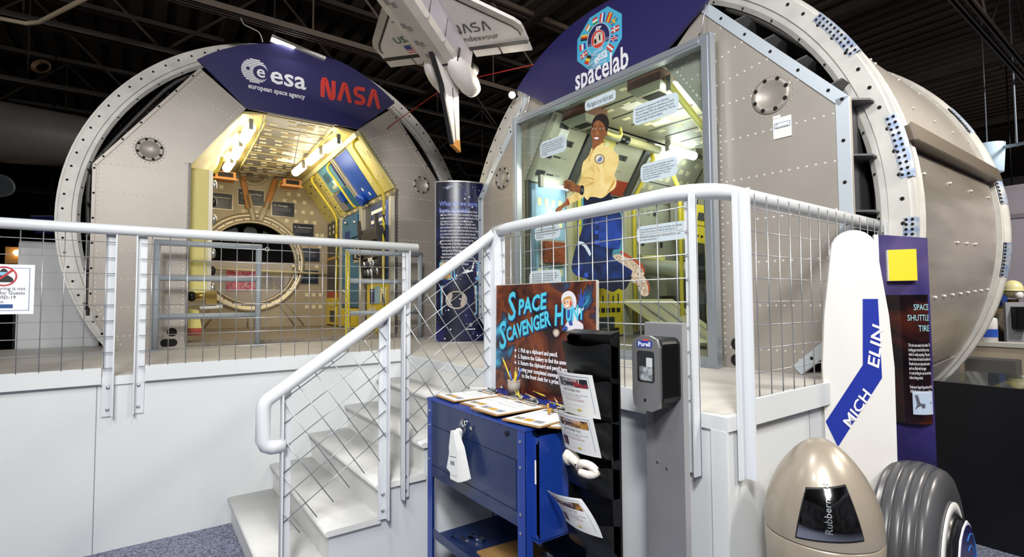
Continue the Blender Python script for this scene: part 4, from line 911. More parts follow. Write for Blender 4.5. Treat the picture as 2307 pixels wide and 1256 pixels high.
for y in (836, 856, 874, 890): cut('finger_line', c2([(200, y), (250, y-6), (285, y+4), (250, y-2)]), DKB, nh, 5)
cut('wristwatch', c2([(378, 868), (400, 860), (414, 880), (412, 935), (398, 962), (372, 950), (376, 905)]), mat('print_black', '17181c', .4), lv=5)
cut('watch_face', c2(ell(395, 912, 14, 24)), mat('print_grey', '565b60', .4), lv=6)
# ================================================================ BLUE SIGN BOARDS
SIGN = mat('sign_navy', '2e2a5e', .35); SWH = mat('sign_white', 'eceaf0', .5); SRED = mat('sign_red', 'd9352a', .5)
def ribbon(m, F, pts, w, mt, h=.0015):
    P = [V((a, b)) for a, b in pts]; L = []; R_ = []
    for i, p in enumerate(P):
        t = ((P[min(i+1, len(P)-1)]-p).normalized() + (p-P[max(i-1, 0)]).normalized()).normalized() if 0 < i < len(P)-1 else (P[min(i+1, len(P)-1)]-P[max(i-1, 0)]).normalized()
        n = V((-t.y, t.x)); k = 1.0
        if 0 < i < len(P)-1: k = 1/max(.5, t.dot((P[i+1]-p).normalized()))
        L.append(F(*(p+n*w/2*k), h)); R_.append(F(*(p-n*w/2*k), h))
    n = len(P); m.add(L+R_, [(i, i+1, n+i+1, n+i) for i in range(n-1)], mt)
def board(lab, M, corner, peak, bot, v):
    c, zc = corner; d = peak-zc; r = (c*c+d*d)/(2*d); a = math.asin(c/r); hb, zb = bot
    out = [(r*sin(a-2*a*i/24), peak-r+r*cos(a-2*a*i/24)) for i in range(25)] + [(-hb, zb), (hb, zb)]
    W_ = wm(M); R3 = W_.to_3x3(); t = thing('sign_board', lab, 'sign', W_ @ V((0, v, zb)), 0, 'navy arched sign boards over the modules')
    MB().prism([W_ @ V((x, v, z)) for x, z in out], R3 @ V((0, .03, 0)), SIGN).build('board', t)
    return t, Fr(W_ @ V((0, v, 0)), R3 @ V((1, 0, 0)), (0, 0, 1), R3 @ V((0, -1, 0)))
def esa_logo(m, F, c, r, mt, bg):
    n = 13
    for i in range(n):
        b = -r+2*r*(i+.5)/n; x = math.sqrt(max(0, r*r-b*b)); h = r/n*.72
        m.poly([F(c[0]-x, c[1]+b-h, .001), F(c[0]+x, c[1]+b-h, .001), F(c[0]+x, c[1]+b+h, .001), F(c[0]-x, c[1]+b+h, .001)], mt)
    m.poly([F(c[0]+r*.45+r*.58*cos(i*PI/12), c[1]-r*.05+r*.58*sin(i*PI/12), .002) for i in range(24)], bg)
    m.poly([F(c[0]-r*.5+r*.14*cos(i*PI/6), c[1]+r*.1+r*.14*sin(i*PI/6), .002) for i in range(12)], bg)
    textmb('e', Fr(F(c[0]+r*.45, c[1]-r*.42, .003), F.x, F.y), r*1.45, mt, 'CENTER', bold=.003, mb=m)
sb, FSg = board('navy arched sign board over the left module with white space agency lettering and red letters', ml, (1.13, 4.24), 4.67, (.63, 3.80), -.045)
def SP(M, px, py, v): p = M(px, py, 'v', v); return (p.x, p.z)
m = MB(); c = SP(LL, 574, 160, -.045); esa_logo(m, FSg, c, .14, SWH, SIGN); m.build('round_emblem', sb)
a = SP(LL, 607, 184, -.045); b = SP(LL, 688, 200, -.045); textmb('esa', Fr(FSg(a[0], a[1]-.005, .001), FSg.x, FSg.y), .30, SWH, bold=.005, width=b[0]-a[0]).build('lettering', sb)
a = SP(LL, 559, 196, -.045); b = SP(LL, 687, 222, -.045); textmb('european space agency', Fr(FSg(a[0], a[1]-.01, .001), FSg.x, FSg.y), .082, SWH, bold=.002, width=b[0]-a[0]).build('lettering', sb)
a = SP(LL, 723, 218, -.045); b = SP(LL, 858, 246, -.045); w = (b[0]-a[0])/4.35; h = .235; x0, y0 = a[0]+.02, a[1]; m = MB(); tw = .05
def arc(cx, cy, r, a0, a1, n=6): return [(cx+r*cos(math.radians(a0+(a1-a0)*i/n)), cy+r*sin(math.radians(a0+(a1-a0)*i/n))) for i in range(n+1)]
N_ = [(0, 0), (0, h*.8), (w*.07, h*.95), (w*.17, h*.97), (w*.25, h*.85), (w*.5, h*.15), (w*.58, h*.03), (w*.68, h*.05), (w*.75, h*.2), (w*.75, h)]
A_ = [(0, 0), (w*.3, h*.84), (w*.36, h*.94), (w*.44, h*.94), (w*.5, h*.84), (w*.8, 0)]
S_ = [(w*.75, h*.9)] + arc(.055, h*.69, h*.21, 90, 270, 6) + arc(w*.72-.055, h*.29, h*.19, 90, -90, 6) + [(0, h*.1)]
for k, L in enumerate((N_, A_, S_, A_)): ribbon(m, FSg, [(x0+k*w*1.13+x-(.02 if k == 3 else 0), y0+y) for x, y in L], tw, SRED)
m.build('red_lettering', sb)
rb, FSr = board('navy arched sign board over the right module with octagonal mission patch and white word', mr, (1.12, 3.80), 4.17, (.66, 3.50), -.06)
v = -.06
def spx(q): return SP(LR, 1280+q[0]/6.127, 10+q[1]/6.127, v)
def flat(m, pts, mt, h): m.poly([FSr(*spx(q), h) for q in pts], mt)
pt = MB(); flat(pt, [(550, 25), (742, 130), (745, 460), (570, 795), (300, 915), (125, 780), (128, 490), (300, 185)], mat('patch_cyan', '4fb4d8', .5), .001)
E_ = lambda cx, cy, rx, ry, rot=0, n=32: [(cx+rx*cos(2*PI*i/n)*cos(rot)-ry*sin(2*PI*i/n)*sin(rot), cy+rx*cos(2*PI*i/n)*sin(rot)+ry*sin(2*PI*i/n)*cos(rot)) for i in range(n)]
PN = mat('patch_navy', '2a2a5c', .5); PR_ = mat('patch_red', 'd2453a', .5)
flat(pt, E_(422, 478, 150, 232, .3), SWH, .002); flat(pt, E_(422, 478, 143, 224, .3), PN, .003)
lowr = [p for p in E_(422, 478, 143, 224, .3, 64) if p[1] > 540-.35*(p[0]-422)]; flat(pt, lowr, mat('patch_cyan', '4fb4d8', .5), .004)
for i in range(6): 
    o = 500+i*13; flat(pt, [(285, o+52), (575, o-70), (575, o-65), (285, o+57)], SWH if i % 2 else PN, .0035)
flat(pt, E_(420, 482, 92, 134, .3), SWH, .005); flat(pt, E_(420, 482, 88, 128, .3), PR_, .006); flat(pt, [(362, 460), (400, 395), (450, 378), (482, 400), (484, 520), (358, 575)], mat('patch_cream', 'd8cfc0', .5), .007)
for q in ([(430, 430), (445, 425), (455, 470), (448, 505), (436, 490)], [(372, 485), (395, 480), (398, 530), (380, 555), (368, 530)], [(435, 420), (460, 398), (462, 404), (440, 430)], [(366, 500), (410, 520), (408, 528), (366, 512)]): flat(pt, q, mat('print_black', '17181c', .4), .008)
flat(pt, [(382, 380), (395, 310), (468, 295), (440, 340), (400, 372)], SWH, .005); flat(pt, [(402, 335), (430, 315), (425, 340)], PN, .006)
pt.build('mission_patch', rb)
C = dict(r='c93a30', w='eceaf0', b='33449a', g='3f9a5a', y='e8c53a', k='22222a', o='e08f3a', s='3f7fae')
fm = {k: mat('flag_'+k, h, .5) for k, h in C.items()}
def flag(q, cols, vert=True, cross=None):
    m = MB(); A, B, C_, D = q; n = len(cols); L = lambda p, r, t: (p[0]+(r[0]-p[0])*t, p[1]+(r[1]-p[1])*t)
    for i, c in enumerate(cols):
        t0, t1 = i/n, (i+1)/n
        flat(m, [L(A, B, t0), L(A, B, t1), L(D, C_, t1), L(D, C_, t0)] if vert else [L(A, D, t0), L(B, C_, t0), L(B, C_, t1), L(A, D, t1)], fm[c], .003)
    if cross:
        for c, w in cross:
            flat(m, [L(A, B, .42-w), L(A, B, .42+w), L(D, C_, .42+w), L(D, C_, .42-w)], fm[c], .004+.0005*(w < .1)); flat(m, [L(A, D, .5-w*1.4), L(B, C_, .5-w*1.4), L(B, C_, .5+w*1.4), L(A, D, .5+w*1.4)], fm[c], .004+.0005*(w < .1))
    m.build('flag', rb)
flag([(447, 128), (515, 108), (498, 240), (430, 254)], 'rwb'); flag([(563, 105), (622, 122), (575, 258), (516, 240)], 'ryr'); flag([(335, 210), (402, 165), (415, 250), (348, 292)], 'rwg', False)
flag([(275, 272), (330, 315), (292, 392), (237, 350)], 'owg'); flag([(185, 428), (278, 415), (262, 498), (172, 510)], 'yrk', False); flag([(160, 570), (242, 532), (245, 610), (160, 652)], 'rwb')
flag([(168, 712), (255, 630), (275, 685), (188, 768)], 'r', cross=[('w', .08)]); flag([(270, 700), (326, 712), (278, 836), (222, 818)], 'kyr', False); flag([(572, 540), (640, 590), (595, 665), (526, 602)], 'rwr', False)
flag([(596, 330), (705, 278), (708, 355), (600, 408)], 'r', cross=[('w', .09)]); flag([(600, 432), (695, 420), (680, 505), (582, 520)], 'b', cross=[('w', .14), ('r', .07)]); flag([(655, 160), (690, 205), (612, 305), (575, 258)], 's', cross=[('y', .09)])
m = MB(); c = spx((352, 785)); esa_logo(m, FSr, c, .075, SWH, mat('patch_cyan', '4fb4d8', .5)); a = spx((405, 785)); b = spx((545, 728)); textmb('esa', Fr(FSr(a[0], a[1], .002), FSr.x, FSr.y), .13, SWH, bold=.003, width=b[0]-a[0], mb=m)
a = spx((330, 872)); b = spx((535, 785)); textmb('european space agency', Fr(FSr(a[0], a[1], .002), FSr.x, FSr.y), .035, SWH, width=b[0]-a[0], mb=m); a = spx((355, 690)); b = spx((485, 632)); textmb('spacelab', Fr(FSr(a[0], a[1], .005), FSr.x, FSr.y), .05, SWH, width=b[0]-a[0], mb=m); m.build('patch_lettering', rb)
a = SP(LR, 1296, 206, v); b = SP(LR, 1416, 157, v); textmb('spacelab', Fr(FSr(a[0], a[1]+.01, .002), FSr.x, FSr.y), .27, SWH, bold=.005, width=b[0]-a[0]).build('lettering', rb)
# ================================================================ PLATFORM FURNITURE
def gate(lab, u0, u1):
    W_ = wm(ml); t = thing('pipe_barrier', lab, 'barrier', W_ @ V(((u0+u1)/2, -.35, PZ)), ROT_L, 'grey pipe barriers before the left module')
    L = (u1-u0)/2
    for x in (-L, L): m = MB().tube([V((x, 0, .012)), V((x, 0, 1.075))], .03, GREYP, 12); m.box(x-.06, x+.06, -.05, .05, .001, .012, GREYP); m.build('post', t, True)
    for z in (1.075, .72, .34): MB().tube([V((-L-(.03 if z > 1 else -.02), 0, z)), V((L+(.03 if z > 1 else -.02), 0, z))], .03 if z > 1 else .026, GREYP, 12).build('rail', t, True)
    return t
gate('left grey pipe barrier with three rails before the left module entrance', -1.44, -.53)
gb = gate('right grey pipe barrier before the left module, with a yellow chain hung on its post', .43, 1.36)
W_ = wm(ml); m = MB(); CH = mat('yellow_plastic_chain', 'e8d21e', .4)
for k in range(44):
    c = W_ @ V((.405, -.40, 2.17-.0225*k)); c += V((.004*sin(k*1.7), 0, 0)); a = (k % 2)*PI/2+.4; e = V((cos(a), sin(a), 0))
    for dx in (-.02, .018) if False else (0,):
        m.tube([c+e*(.011*cos(t*PI/4))+V((0, 0, .02*sin(t*PI/4))) for t in range(8)], .0038, CH, 5, closed=True)
for k in range(40):
    c = W_ @ V((.43, -.40, 2.15-.0225*k)); a = (k % 2)*PI/2+.9; e = V((cos(a), sin(a), 0))
    m.tube([c+e*(.011*cos(t*PI/4))+V((0, 0, .02*sin(t*PI/4))) for t in range(8)], .0038, CH, 5, closed=True)
m.build('plastic_chain', label='yellow plastic chain hanging doubled from the post of the right pipe barrier', cat='chain')
for px, py, lab in ((597, 562, 'small white eye hook at the top of the left pipe barrier post'),):
    p = W_ @ LL(px, py, 'v', -.35); m = MB().tube([p+V((-.05, 0, 0)), p], .006, STEEL, 6); m.tube([p+V((.022+.02*cos(t*PI/5), 0, .02*sin(t*PI/5))) for t in range(10)], .006, STEEL, 6, closed=True); m.build('eye_hook', label=lab, cat='hook')
# ---- curved banner between the modules
A_, B_ = at(982, 763, 'z', PZ), at(1089, 761, 'z', PZ); zt = at(982, 412, 'y', A_.y).z; zt = 1.58+(zt-1.58)*.89; A_, B_ = [V((p.x*.89, p.y*.89, PZ)) for p in (A_, B_)]; ch = (B_-A_); cw = ch.length; ex = ch.normalized(); en = V((ex.y, -ex.x, 0))
def BP(a, b, c=0):
    t = a/cw; return A_ + ex*a + en*(.075*4*t*(1-t)+c) + V((0, 0, b+.012))
BH = zt-PZ-.012
bn = thing('banner_stand', 'tall curved dark blue banner stand with white text and pictures between the two modules', 'banner', (A_+B_)/2)
NIGHT = ramp_mat('night_print', [(.3, '0b0d1c'), (.5, '171a38'), (.62, '24265a'), (.75, '14162e')], 2.2, .3, 4, 1.5)
m = MB(); n = 16; vs = [BP(cw*i/n, b, c) for c in (0, -.012) for b in (0, BH) for i in range(n+1)]; k = n+1
fs = [(i, i+1, k+i+1, k+i) for i in range(n)] + [(2*k+i, 3*k+i, 3*k+i+1, 2*k+i+1) for i in range(n)]
m.add(vs, fs, NIGHT, True); m.build('print_sheet', bn)
ALB = mat('banner_aluminium', 'b9b7b6', .35, .6)
for a in (-.012, cw): MB().prism([BP(a, -.012, .012), BP(a+.014, -.012, .012), BP(a+.014, -.012, -.02), BP(a, -.012, -.02)], (0, 0, BH+.02), ALB).build('side_rail', bn)
for b in (-.012, BH): MB().prism([BP(cw*i/n, b, .012) for i in range(n+1)]+[BP(cw*i/n, b, -.02) for i in range(n, -1, -1)], (0, 0, .014), ALB).build('end_rail', bn)
rnd = random.Random(3); m = MB()
for i in range(70):
    a, b = rnd.uniform(.02, cw-.02), rnd.uniform(.03, BH-.03); r = rnd.choice((.003, .004, .005, .009)); m.poly([BP(a+r*cos(t*PI/3), b+r*sin(t*PI/3), .001) for t in range(6)], SWH)
m.build('printed_stars', bn)
BT = mat('banner_white_text', 'e8e8ee', .5); BTB = mat('banner_title_blue', '7f93e0', .4)
def btext(tx, a, b, w, h, mt, name='lettering', bold=0):
    n = tx.count('\n')+1; sz = h/n; textmb(tx, lambda x, y, z: BP(a+x, b-sz*.8+y, .0025), sz*.98, mt, bold=bold, width=w).build(name, bn)
btext('What did we learn\nfrom Spacelab?', .07*cw, BH*.885, cw*.80, .16, BTB, 'title_lettering', .001)
btext('In the 17 years of Spacelab, with 36 missions flown\nand about 800 investigations completed, this program\ntaught scientists how to operate experiments in the\nmicrogravity environment of low Earth orbit.', .09*cw, BH*.825, cw*.82, .155, BT)
btext('Many of the experiments done on Spacelab were\nthen continued in some form on Earth. Sometimes\nthe entire experiment would have been done on Earth\nas a control and then the results were compared.\nOther times, experiments continued after landing in\norder to study the effect of a change in gravity.\nHere are some of the things we learned:', .09*cw, BH*.745, cw*.82, .27, BT)
btext('• Microgravity does not negatively affect the\n   development of frog eggs or the mobility of\n   tadpoles when returned to gravity\n• Not all cell types react the same to space\n• Growth rate of bacteria increases in microgravity\n   and antibiotic sensitivity decreases', .09*cw, BH*.60, cw*.82, .235, BT)
CYF = mat('cyan_frame', '58b8ea', .4)
for nm, x0, x1, y0, y1, mt in (('framed_picture', .07, .33, .385, .5, ramp_mat('tan_photo', [(.3, '6a4a2c'), (.5, 'b08a4c'), (.7, 'd8c08a')], 7)), ('framed_picture', .37, .9, .385, .5, ramp_mat('orbit_photo', [(.3, '0a0c14'), (.46, '15254a'), (.52, '6a86b8'), (.6, 'e0d8cc'), (.7, '8a7a5a')], 4.5)), ('framed_picture', .1, .86, .165, .355, ramp_mat('hangar_photo', [(.3, '4a4038'), (.45, '8a7c70'), (.55, 'b4a898'), (.65, 'd8d2c8'), (.75, '8c5c48')], 9))):
    m = MB()
    for d, mm, c in ((0, CYF, .002), (.009, mt, .003)):
        o = rrect(x0*cw+d, x1*cw-d, y0*BH+d, y1*BH-d, .025); m.poly([BP(a, b, c) for a, b in o], mm)
    if x0 == .37:
        for q in ([(.5, .42), (.62, .45), (.72, .445), (.82, .475), (.74, .455), (.78, .44), (.66, .43)], [(.74, .455), (.78, .5), (.8, .49), (.78, .455)]): m.poly([BP(a*cw, b*BH, .004) for a, b in q], BT)
    if x0 == .1: m.poly([BP((.42+.2*cos(t))*cw+.06*sin(t), (.26+.05*sin(t))*BH-.05*cos(t), .004) for t in [i*PI/8 for i in range(16)]], mat('module_white', 'a2978a', .5)); 
    m.build(nm, bn)
m = MB(); 
for r0, r1, tl in ((.03, .012, .5), (.02, .03, -.4)): 
    m.add([BP(.72*cw+s*(.7*r0*cos(t)), BH*.105+s*.7*(r1*sin(t))+r0*cos(t)*tl*.35*s, .003) for s in (1, .8) for t in [i*PI/10 for i in range(20)]], [(i, (i+1) % 20, 20+(i+1) % 20, 20+i) for i in range(20)], BT)
m.poly([BP(.62*cw, BH*.075, .003), BP(.82*cw, BH*.075, .003), BP(.82*cw, BH*.08, .003), BP(.62*cw, BH*.08, .003)], BT); m.build('globe_emblem', bn)
m = MB(); m.poly([BP(.12*cw+.14*a, BH*.955+.1*b, .003) for a, b in ((.0, .15), (.3, .2), (.6, .45), (.75, .4), (1.0, .6), (.85, .35), (1.0, .1), (.7, .2), (.45, -.1), (.4, .1))], mat('line_art_grey', '8f96b0', .5)); m.build('shuttle_drawing', bn)
# ---- notice on the right panel
a, b = LR(1741, 263, 'v', -.006), LR(1784, 305, 'v', -.006); FN = FG(wm(mr) @ V((a.x, -.004, b.z))); w, h = b.x-a.x, a.z-b.z
t = thing('paper_notice', 'small white paper notice taped to the grey panel right of the glass window', 'notice', FN.o)
MB().box(0, w, 0, h*.88, 0, .003, PAPER, FN).build('sheet', t); m = MB(); m.box(w*.06, w*.94, h*.42, h*.66, .003, .0036, mat('notice_blue', '8ea0c4', .6), FN); m.box(w*.1, w*.9, h*.45, h*.63, .0036, .004, PAPER, FN); m.box(.0, w*.42, h*.86, h*1.0, 0, .003, PAPER, FN)
textmb('STOP\nPlease do not touch the exhibit', Fr(FN(w*.15, h*.56, .005), FN.x, FN.y), .02, STXT, mb=m, width=w*.7); m.build('print', t)
# ---- mask sign on the left railing
FM = Fr((-.83, YW-.075, 1.522), (1, 0, 0), (0, 0, 1), (0, -1, 0)); w, h = .318, .292
t = thing('mask_sign', 'white sign with a crossed-out masked face hung on the long left railing', 'sign', FM.o)
MB().box(0, w, 0, h, 0, .004, mat('sign_sheet_white', 'f2f3f5', .4), FM).build('sheet', t)
m = MB(); bl = mat('sign_border_blue', '3f5d8c', .5)
for q in ((.02, w-.02, .02, .023), (.02, w-.02, h-.023, h-.02), (.02, .023, .02, h-.02), (w-.023, w-.02, .02, h-.02)): m.box(*q, .004, .0046, bl, FM)
m.box(.06, w-.09, .035, .058, .004, .005, mat('sign_bar_blue', '1f4a86', .5), FM); m.build('printed_border', t)
cx, cy = .185, .222; m = MB(); bk = mat('sign_black', '1a1a1c', .5)
m.poly([FM(cx+a, cy+b, .0052) for a, b in ((-.042, -.035), (.042, -.035), (.04, -.012), (.02, .005), (-.02, .005), (-.04, -.012))], bk); m.poly([FM(cx+.017*cos(i*PI/8), cy+.022+.022*sin(i*PI/8), .0055) for i in range(16)], bk)
m.poly([FM(cx+a, cy+b, .006) for a, b in ((-.017, .024), (.017, .024), (.014, .006), (0, .001), (-.014, .006))], mat('mask_blue', '7fc0d8', .5)); rd = mat('sign_ring_red', 'b8303a', .5)
m.add([FM(cx+r*cos(i*PI/16), cy+r*sin(i*PI/16), .0066) for r in (.05, .058) for i in range(32)], [(i, (i+1) % 32, 32+(i+1) % 32, 32+i) for i in range(32)], rd); m.prism([FM(cx-.042, cy-.034, .0066), FM(cx-.034, cy-.042, .0066), FM(cx+.042, cy+.034, .0066), FM(cx+.034, cy+.042, .0066)], FM.z*.0005, rd); m.build('prohibition_icon', t)
textmb('Face covering is not\nrequired for Guests\nwith COVID-19\nvaccination', Fr(FM(.075, .142, .006), FM.x, FM.y), .027, mat('sign_text_grey', '4c5560', .6), width=.205, line=.95).build('lettering', t)
# ================================================================ SHUTTLE MODEL, hung upside down
BM = Matrix(((-.8003, -.5725, -.1784), (-.5709, .8184, -.0654), (.1834, .0495, -.9818))); TS = V((2.558, 4.443, 4.112)); SS = .07
def FS_(a, b, c=0): return TS + BM @ V((a, b, c))*SS
class FrS(Fr):
    def __init__(s): s.o = TS; s.x = BM @ V((1, 0, 0)); s.y = BM @ V((0, 1, 0)); s.z = BM @ V((0, 0, 1))
    def __call__(s, a, b, c=0): return FS_(a, b, c)
FSH = FrS()
su = thing('shuttle_model', 'white and grey space shuttle model hanging upside down from the ceiling between the modules', 'model', TS)
STW = mat('shuttle_white', 'e4dfdc', .45, var=.06, scale=8); STG = mat('shuttle_side_grey', 'a9a4ae', .45, var=.12, scale=6); STT = mat('shuttle_tile_black', '18181b', .6); STD = mat('shuttle_door', 'cbc4be', .5, var=.1, scale=9); LEG = mat('shuttle_edge_grey', 'b8b3aa', .5, var=.15, scale=12)
st_ = [(.0, 2.5, .3, 4.9), (2, 2.55, .1, 4.9), (21, 2.55, .0, 4.9), (24, 2.5, .0, 5.0), (26.5, 2.3, .15, 5.3), (28.5, 1.9, .4, 4.4), (30.5, 1.4, .8, 3.3), (32, .7, 1.3, 2.5), (32.6, .05, 1.8, 2.0)]
rg = []
for x, w, z0, z1 in st_:
    sec = [(-w, z0+.1), (-w, z0+(z1-z0)*.5), (-w*.98, z0+(z1-z0)*.78), (-w*.86, z0+(z1-z0)*.93), (-w*.45, z1), (w*.45, z1), (w*.86, z0+(z1-z0)*.93), (w*.98, z0+(z1-z0)*.78), (w, z0+(z1-z0)*.5), (w, z0+.1), (w*.8, z0), (-w*.8, z0)]
    rg.append([FS_(x, y, z) for y, z in sec])
m = MB(); k = 12
for i in range(len(rg)-1):
    for j in range(k):
        mt = STD if 2 <= j <= 6 else (STT if j in (9, 10, 11) else STG); m.add([rg[i][j], rg[i][(j+1) % k], rg[i+1][(j+1) % k], rg[i+1][j]], [(0, 1, 2, 3)], mt)
m.add(rg[0], [list(range(k))], STW); m.build('fuselage', su)
m = MB()
for x in (8.2, 12.6, 17.0, 21.2):
    for y0, y1 in ((-2.56, -1.2), (1.2, 2.56)):
        m.box(x-.03, x+.03, y0, y1, 4.4 if abs(y0) < 2 else 3.9, 4.6, STG, FSH)
    m.box(x-.04, x+.04, -2.57, 2.57, 1.2, 3.9, STT, FSH)
for x, y in ((16.2, .9), (15.6, .3), (12.2, 1.0), (11.6, .5), (9, .9), (8.6, .4), (6.3, .7)): m.box(x-.45, x+.45, y-.3, y+.3, 4.9, 4.93, mat('door_patch', '8f8886', .6), FSH)
m.build('door_seam', su)
m = MB(); m.box(3.9, 4.3, -2.62, 2.62, 2.6, 4.6, STT, FSH); m.box(3.9, 4.3, -2.0, 2.0, 4.6, 4.96, STT, FSH); m.build('black_band', su)
for s in (-1, 1):
    m = MB(); m.ball(FS_(.6, s*1.75, 4.35), 4.3*SS, 1.6*SS, 1.6*SS, STW, 20, 14, FSH); m.lathe([(0, -3.2*SS), (1.25*SS, -3.2*SS), (1.5*SS, -2.0*SS), (1.58*SS, .2*SS)], STW, Fr(FS_(.2, s*1.75, 4.35), FSH.y, FSH.z, FSH.x), 24); m.cyl(FS_(-2.6, s*1.75, 4.4), FS_(-3.4, s*1.75, 4.5), .45*SS, STT, 10, .75*SS); m.build('engine_pod', su)
for y, z in ((0, 3.9), (-1.4, 1.6), (1.4, 1.6)): MB().cyl(FS_(-.1, y, z), FS_(-2.6, y, z), .55*SS, STT, 16, 1.15*SS).build('engine_nozzle', su)
NASAK = mat('shuttle_lettering', '3a3a40', .5)
for s in (-1, 1):
    out = [(21, 2.4), (16.5, 3.2), (12.2, 4.5), (5.6, 10.6), (4.6, 11.2), (3.6, 11.3), (1.3, 11.3), (1.3, 2.4)]
    P = [FS_(x, s*y, .75) for x, y in out]; m = MB(); m.prism(P, (BM @ V((0, 0, -.5)))*SS, STW)
    led = out[:6]
    m.add([FS_(x, s*y, .78) for x, y in led] + [FS_(x-.75, s*(y-.55), .785) for x, y in led], [(i, i+1, 7+i, 6+i) for i in range(5)], LEG)
    m.add([FS_(x-.75, s*(y-.55), .79) for x, y in led] + [FS_(x-1.0, s*(y-.72), .79) for x, y in led], [(i, i+1, 7+i, 6+i) for i in range(5)], STT)
    m.box(1.0, 1.7, min(s*2.6, s*11.2), max(s*2.6, s*11.2), .72, .8, STT, FSH); w_ = m.build('wing', su)
    for y0, y1 in ((2.9, 6.7), (7.0, 11.3)): MB().box(-.5, .95, min(s*y0, s*y1), max(s*y0, s*y1), .45, .76, STW, FSH).build('elevon', w_)
FWT = Fr(TS, BM @ V((0, -1, 0)), BM @ V((1, 0, 0)), BM @ V((0, 0, 1)))
def WT(a, b): return lambda x, y, z: FS_(b+y/SS, -(a+x/SS), .83)
textmb('USA', WT(-7.4, 4.4), .125, mat('shuttle_usa_green', '2f5a3a', .5), bold=.001, width=.2).build('wing_lettering', su)
m = MB()
for i in range(7): m.poly([FS_(2.2+i*.22+dy, 6.6-dx, .83) for dx, dy in ((0, 0), (2.3, 0), (2.3, .22), (0, .22))], mat('flag_r', 'c93a30') if i % 2 == 0 else SWH)
m.poly([FS_(2.95+dy, 6.6-dx, .84) for dx, dy in ((0, 0), (1.0, 0), (1.0, .8), (0, .8))], mat('flag_b', '33449a')); m.build('flag', su)
m = MB(); FNS = Fr(FS_(4.6, -2.0, .83), BM @ V((0, -1, 0)), BM @ V((1, 0, 0))); w = .085; h = .12
N_ = lambda w, h: [(0, 0), (0, h*.8), (w*.1, h*.97), (w*.22, h*.88), (w*.53, h*.12), (w*.65, h*.03), (w*.75, h*.2), (w*.75, h)]
A_L = lambda w, h: [(0, 0), (w*.3, h*.86), (w*.36, h*.96), (w*.44, h*.96), (w*.5, h*.86), (w*.8, 0)]
S_L = lambda w, h: [(w*.75, h*.93)] + [(h*.22+h*.22*cos(math.radians(a)), h*.71+h*.22*sin(math.radians(a))) for a in (90, 135, 180, 225, 270)] + [(w*.75-h*.22+h*.22*cos(math.radians(a)), h*.28+h*.21*sin(math.radians(a))) for a in (90, 45, 0, -45, -90)] + [(0, h*.07)]
for i, L in enumerate((N_, A_L, S_L, A_L)): ribbon(m, FNS, [(i*w*1.12+x, y) for x, y in L(w, h)], .016, NASAK)
textmb('Endeavour', WT(1.9, 2.9), .105, NASAK, bold=.001, width=.40, mb=m); m.build('wing_lettering', su)
fin = [(7, 4.8), (-1.2, 4.8), (-4.3, 13.2), (-1.9, 13.4), (3.4, 7.2)]
m = MB(); m.prism([FS_(x, -.28, z) for x, z in fin], (BM @ V((0, .56, 0)))*SS, STW); m.prism([FS_(x, -.3, z) for x, z in ((7.2, 4.8), (3.5, 7.3), (-1.8, 13.5), (-2.2, 13.4), (3.0, 7.1), (6.6, 4.8))], (BM @ V((0, .6, 0)))*SS, STT)
m.prism([FS_(x, -.3, z) for x, z in ((.6, 6.0), (.35, 6.0), (-2.9, 13.0), (-2.65, 13.0))], (BM @ V((0, .6, 0)))*SS, STT); m.prism([FS_(x, -.32, z) for x, z in ((-3.8, 12.0), (-2.4, 12.6), (-2.0, 13.6), (-4.6, 13.5))], (BM @ V((0, .64, 0)))*SS, mat('fin_tip_orange', 'c98a3c', .5)); m.build('tail_fin', su)
for x, y in ((14, 3.9), (14, -3.9), (2, 0)):
    a = FS_(x, y, .2); MB().tube([a, V((a.x, a.y, 5.84))], .004, mat('hanging_cable', '3a3836', .5, .5), 5).build('suspension_cable', su)
# ================================================================ FLOODLIGHTS
def flood(p, aim, lab, power, glow, size=.08, col=(1, .9, .7)):
    d = (V(aim)-V(p)).normalized(); F = Fr(p, *perp(d)); t = thing('floodlight', lab, 'lamp', p, 0, 'small floodlights mounted on the modules')
    m = MB(); m.lathe([(0, -.12), (.04, -.12), (size*.6, -.09), (size, .0), (size*.95, .0), (size*.5, -.06)], mat('lamp_housing', '2b2a2a', .5), F, 20); m.build('housing', t)
    MB().disc(Fr(F(0, 0, -.03), F.x, F.y, F.z), size*.85, glow, 16, .01).build('lamp_face', t)
    m = MB(); m.box(-.01, .01, -.01, .01, -.3, -.1, mat('lamp_housing', '2b2a2a', .5), F); m.build('mounting_stem', t)
    l = bpy.data.lights.new('floodlight_beam', 'SPOT'); l.energy = power; l.color = col; l.spot_size = 2.0; l.spot_blend = .6; l.shadow_soft_size = .05
    o = bpy.data.objects.new('floodlight_beam', l); COL.objects.link(o); o.parent = t; o.location = d*.03; o.rotation_euler = d.to_track_quat('-Z', 'Y').to_euler()
FL_G = mat('flood_glow', 'fff0c8', .3, emit=40)
p = wm(mr) @ LR(1153, 214, 'v', .12); flood(p, p+V((-1.2, -1.0, -.55)), 'glaring floodlight at the left end of the right arched sign board', 60, FL_G, .045)
p = wm(ml) @ LL(650, 102, 'v', .0)
t = thing('sign_lamp', 'white tray lamp lying on top edge of the left arched sign board', 'lamp', p); R3 = wm(ml).to_3x3(); F = Fr(p, R3 @ V((.985, 0, -.17)), R3 @ V((0, -1, 0)))
MB().box(-.2, .42, -.06, .10, .0, .035, mat('tray_white', 'e8e8e4', .4), F).build('tray', t); MB().box(-.19, .06, .0, .1005, .0352, .042, GLOWC, F).build('lamp_face', t)
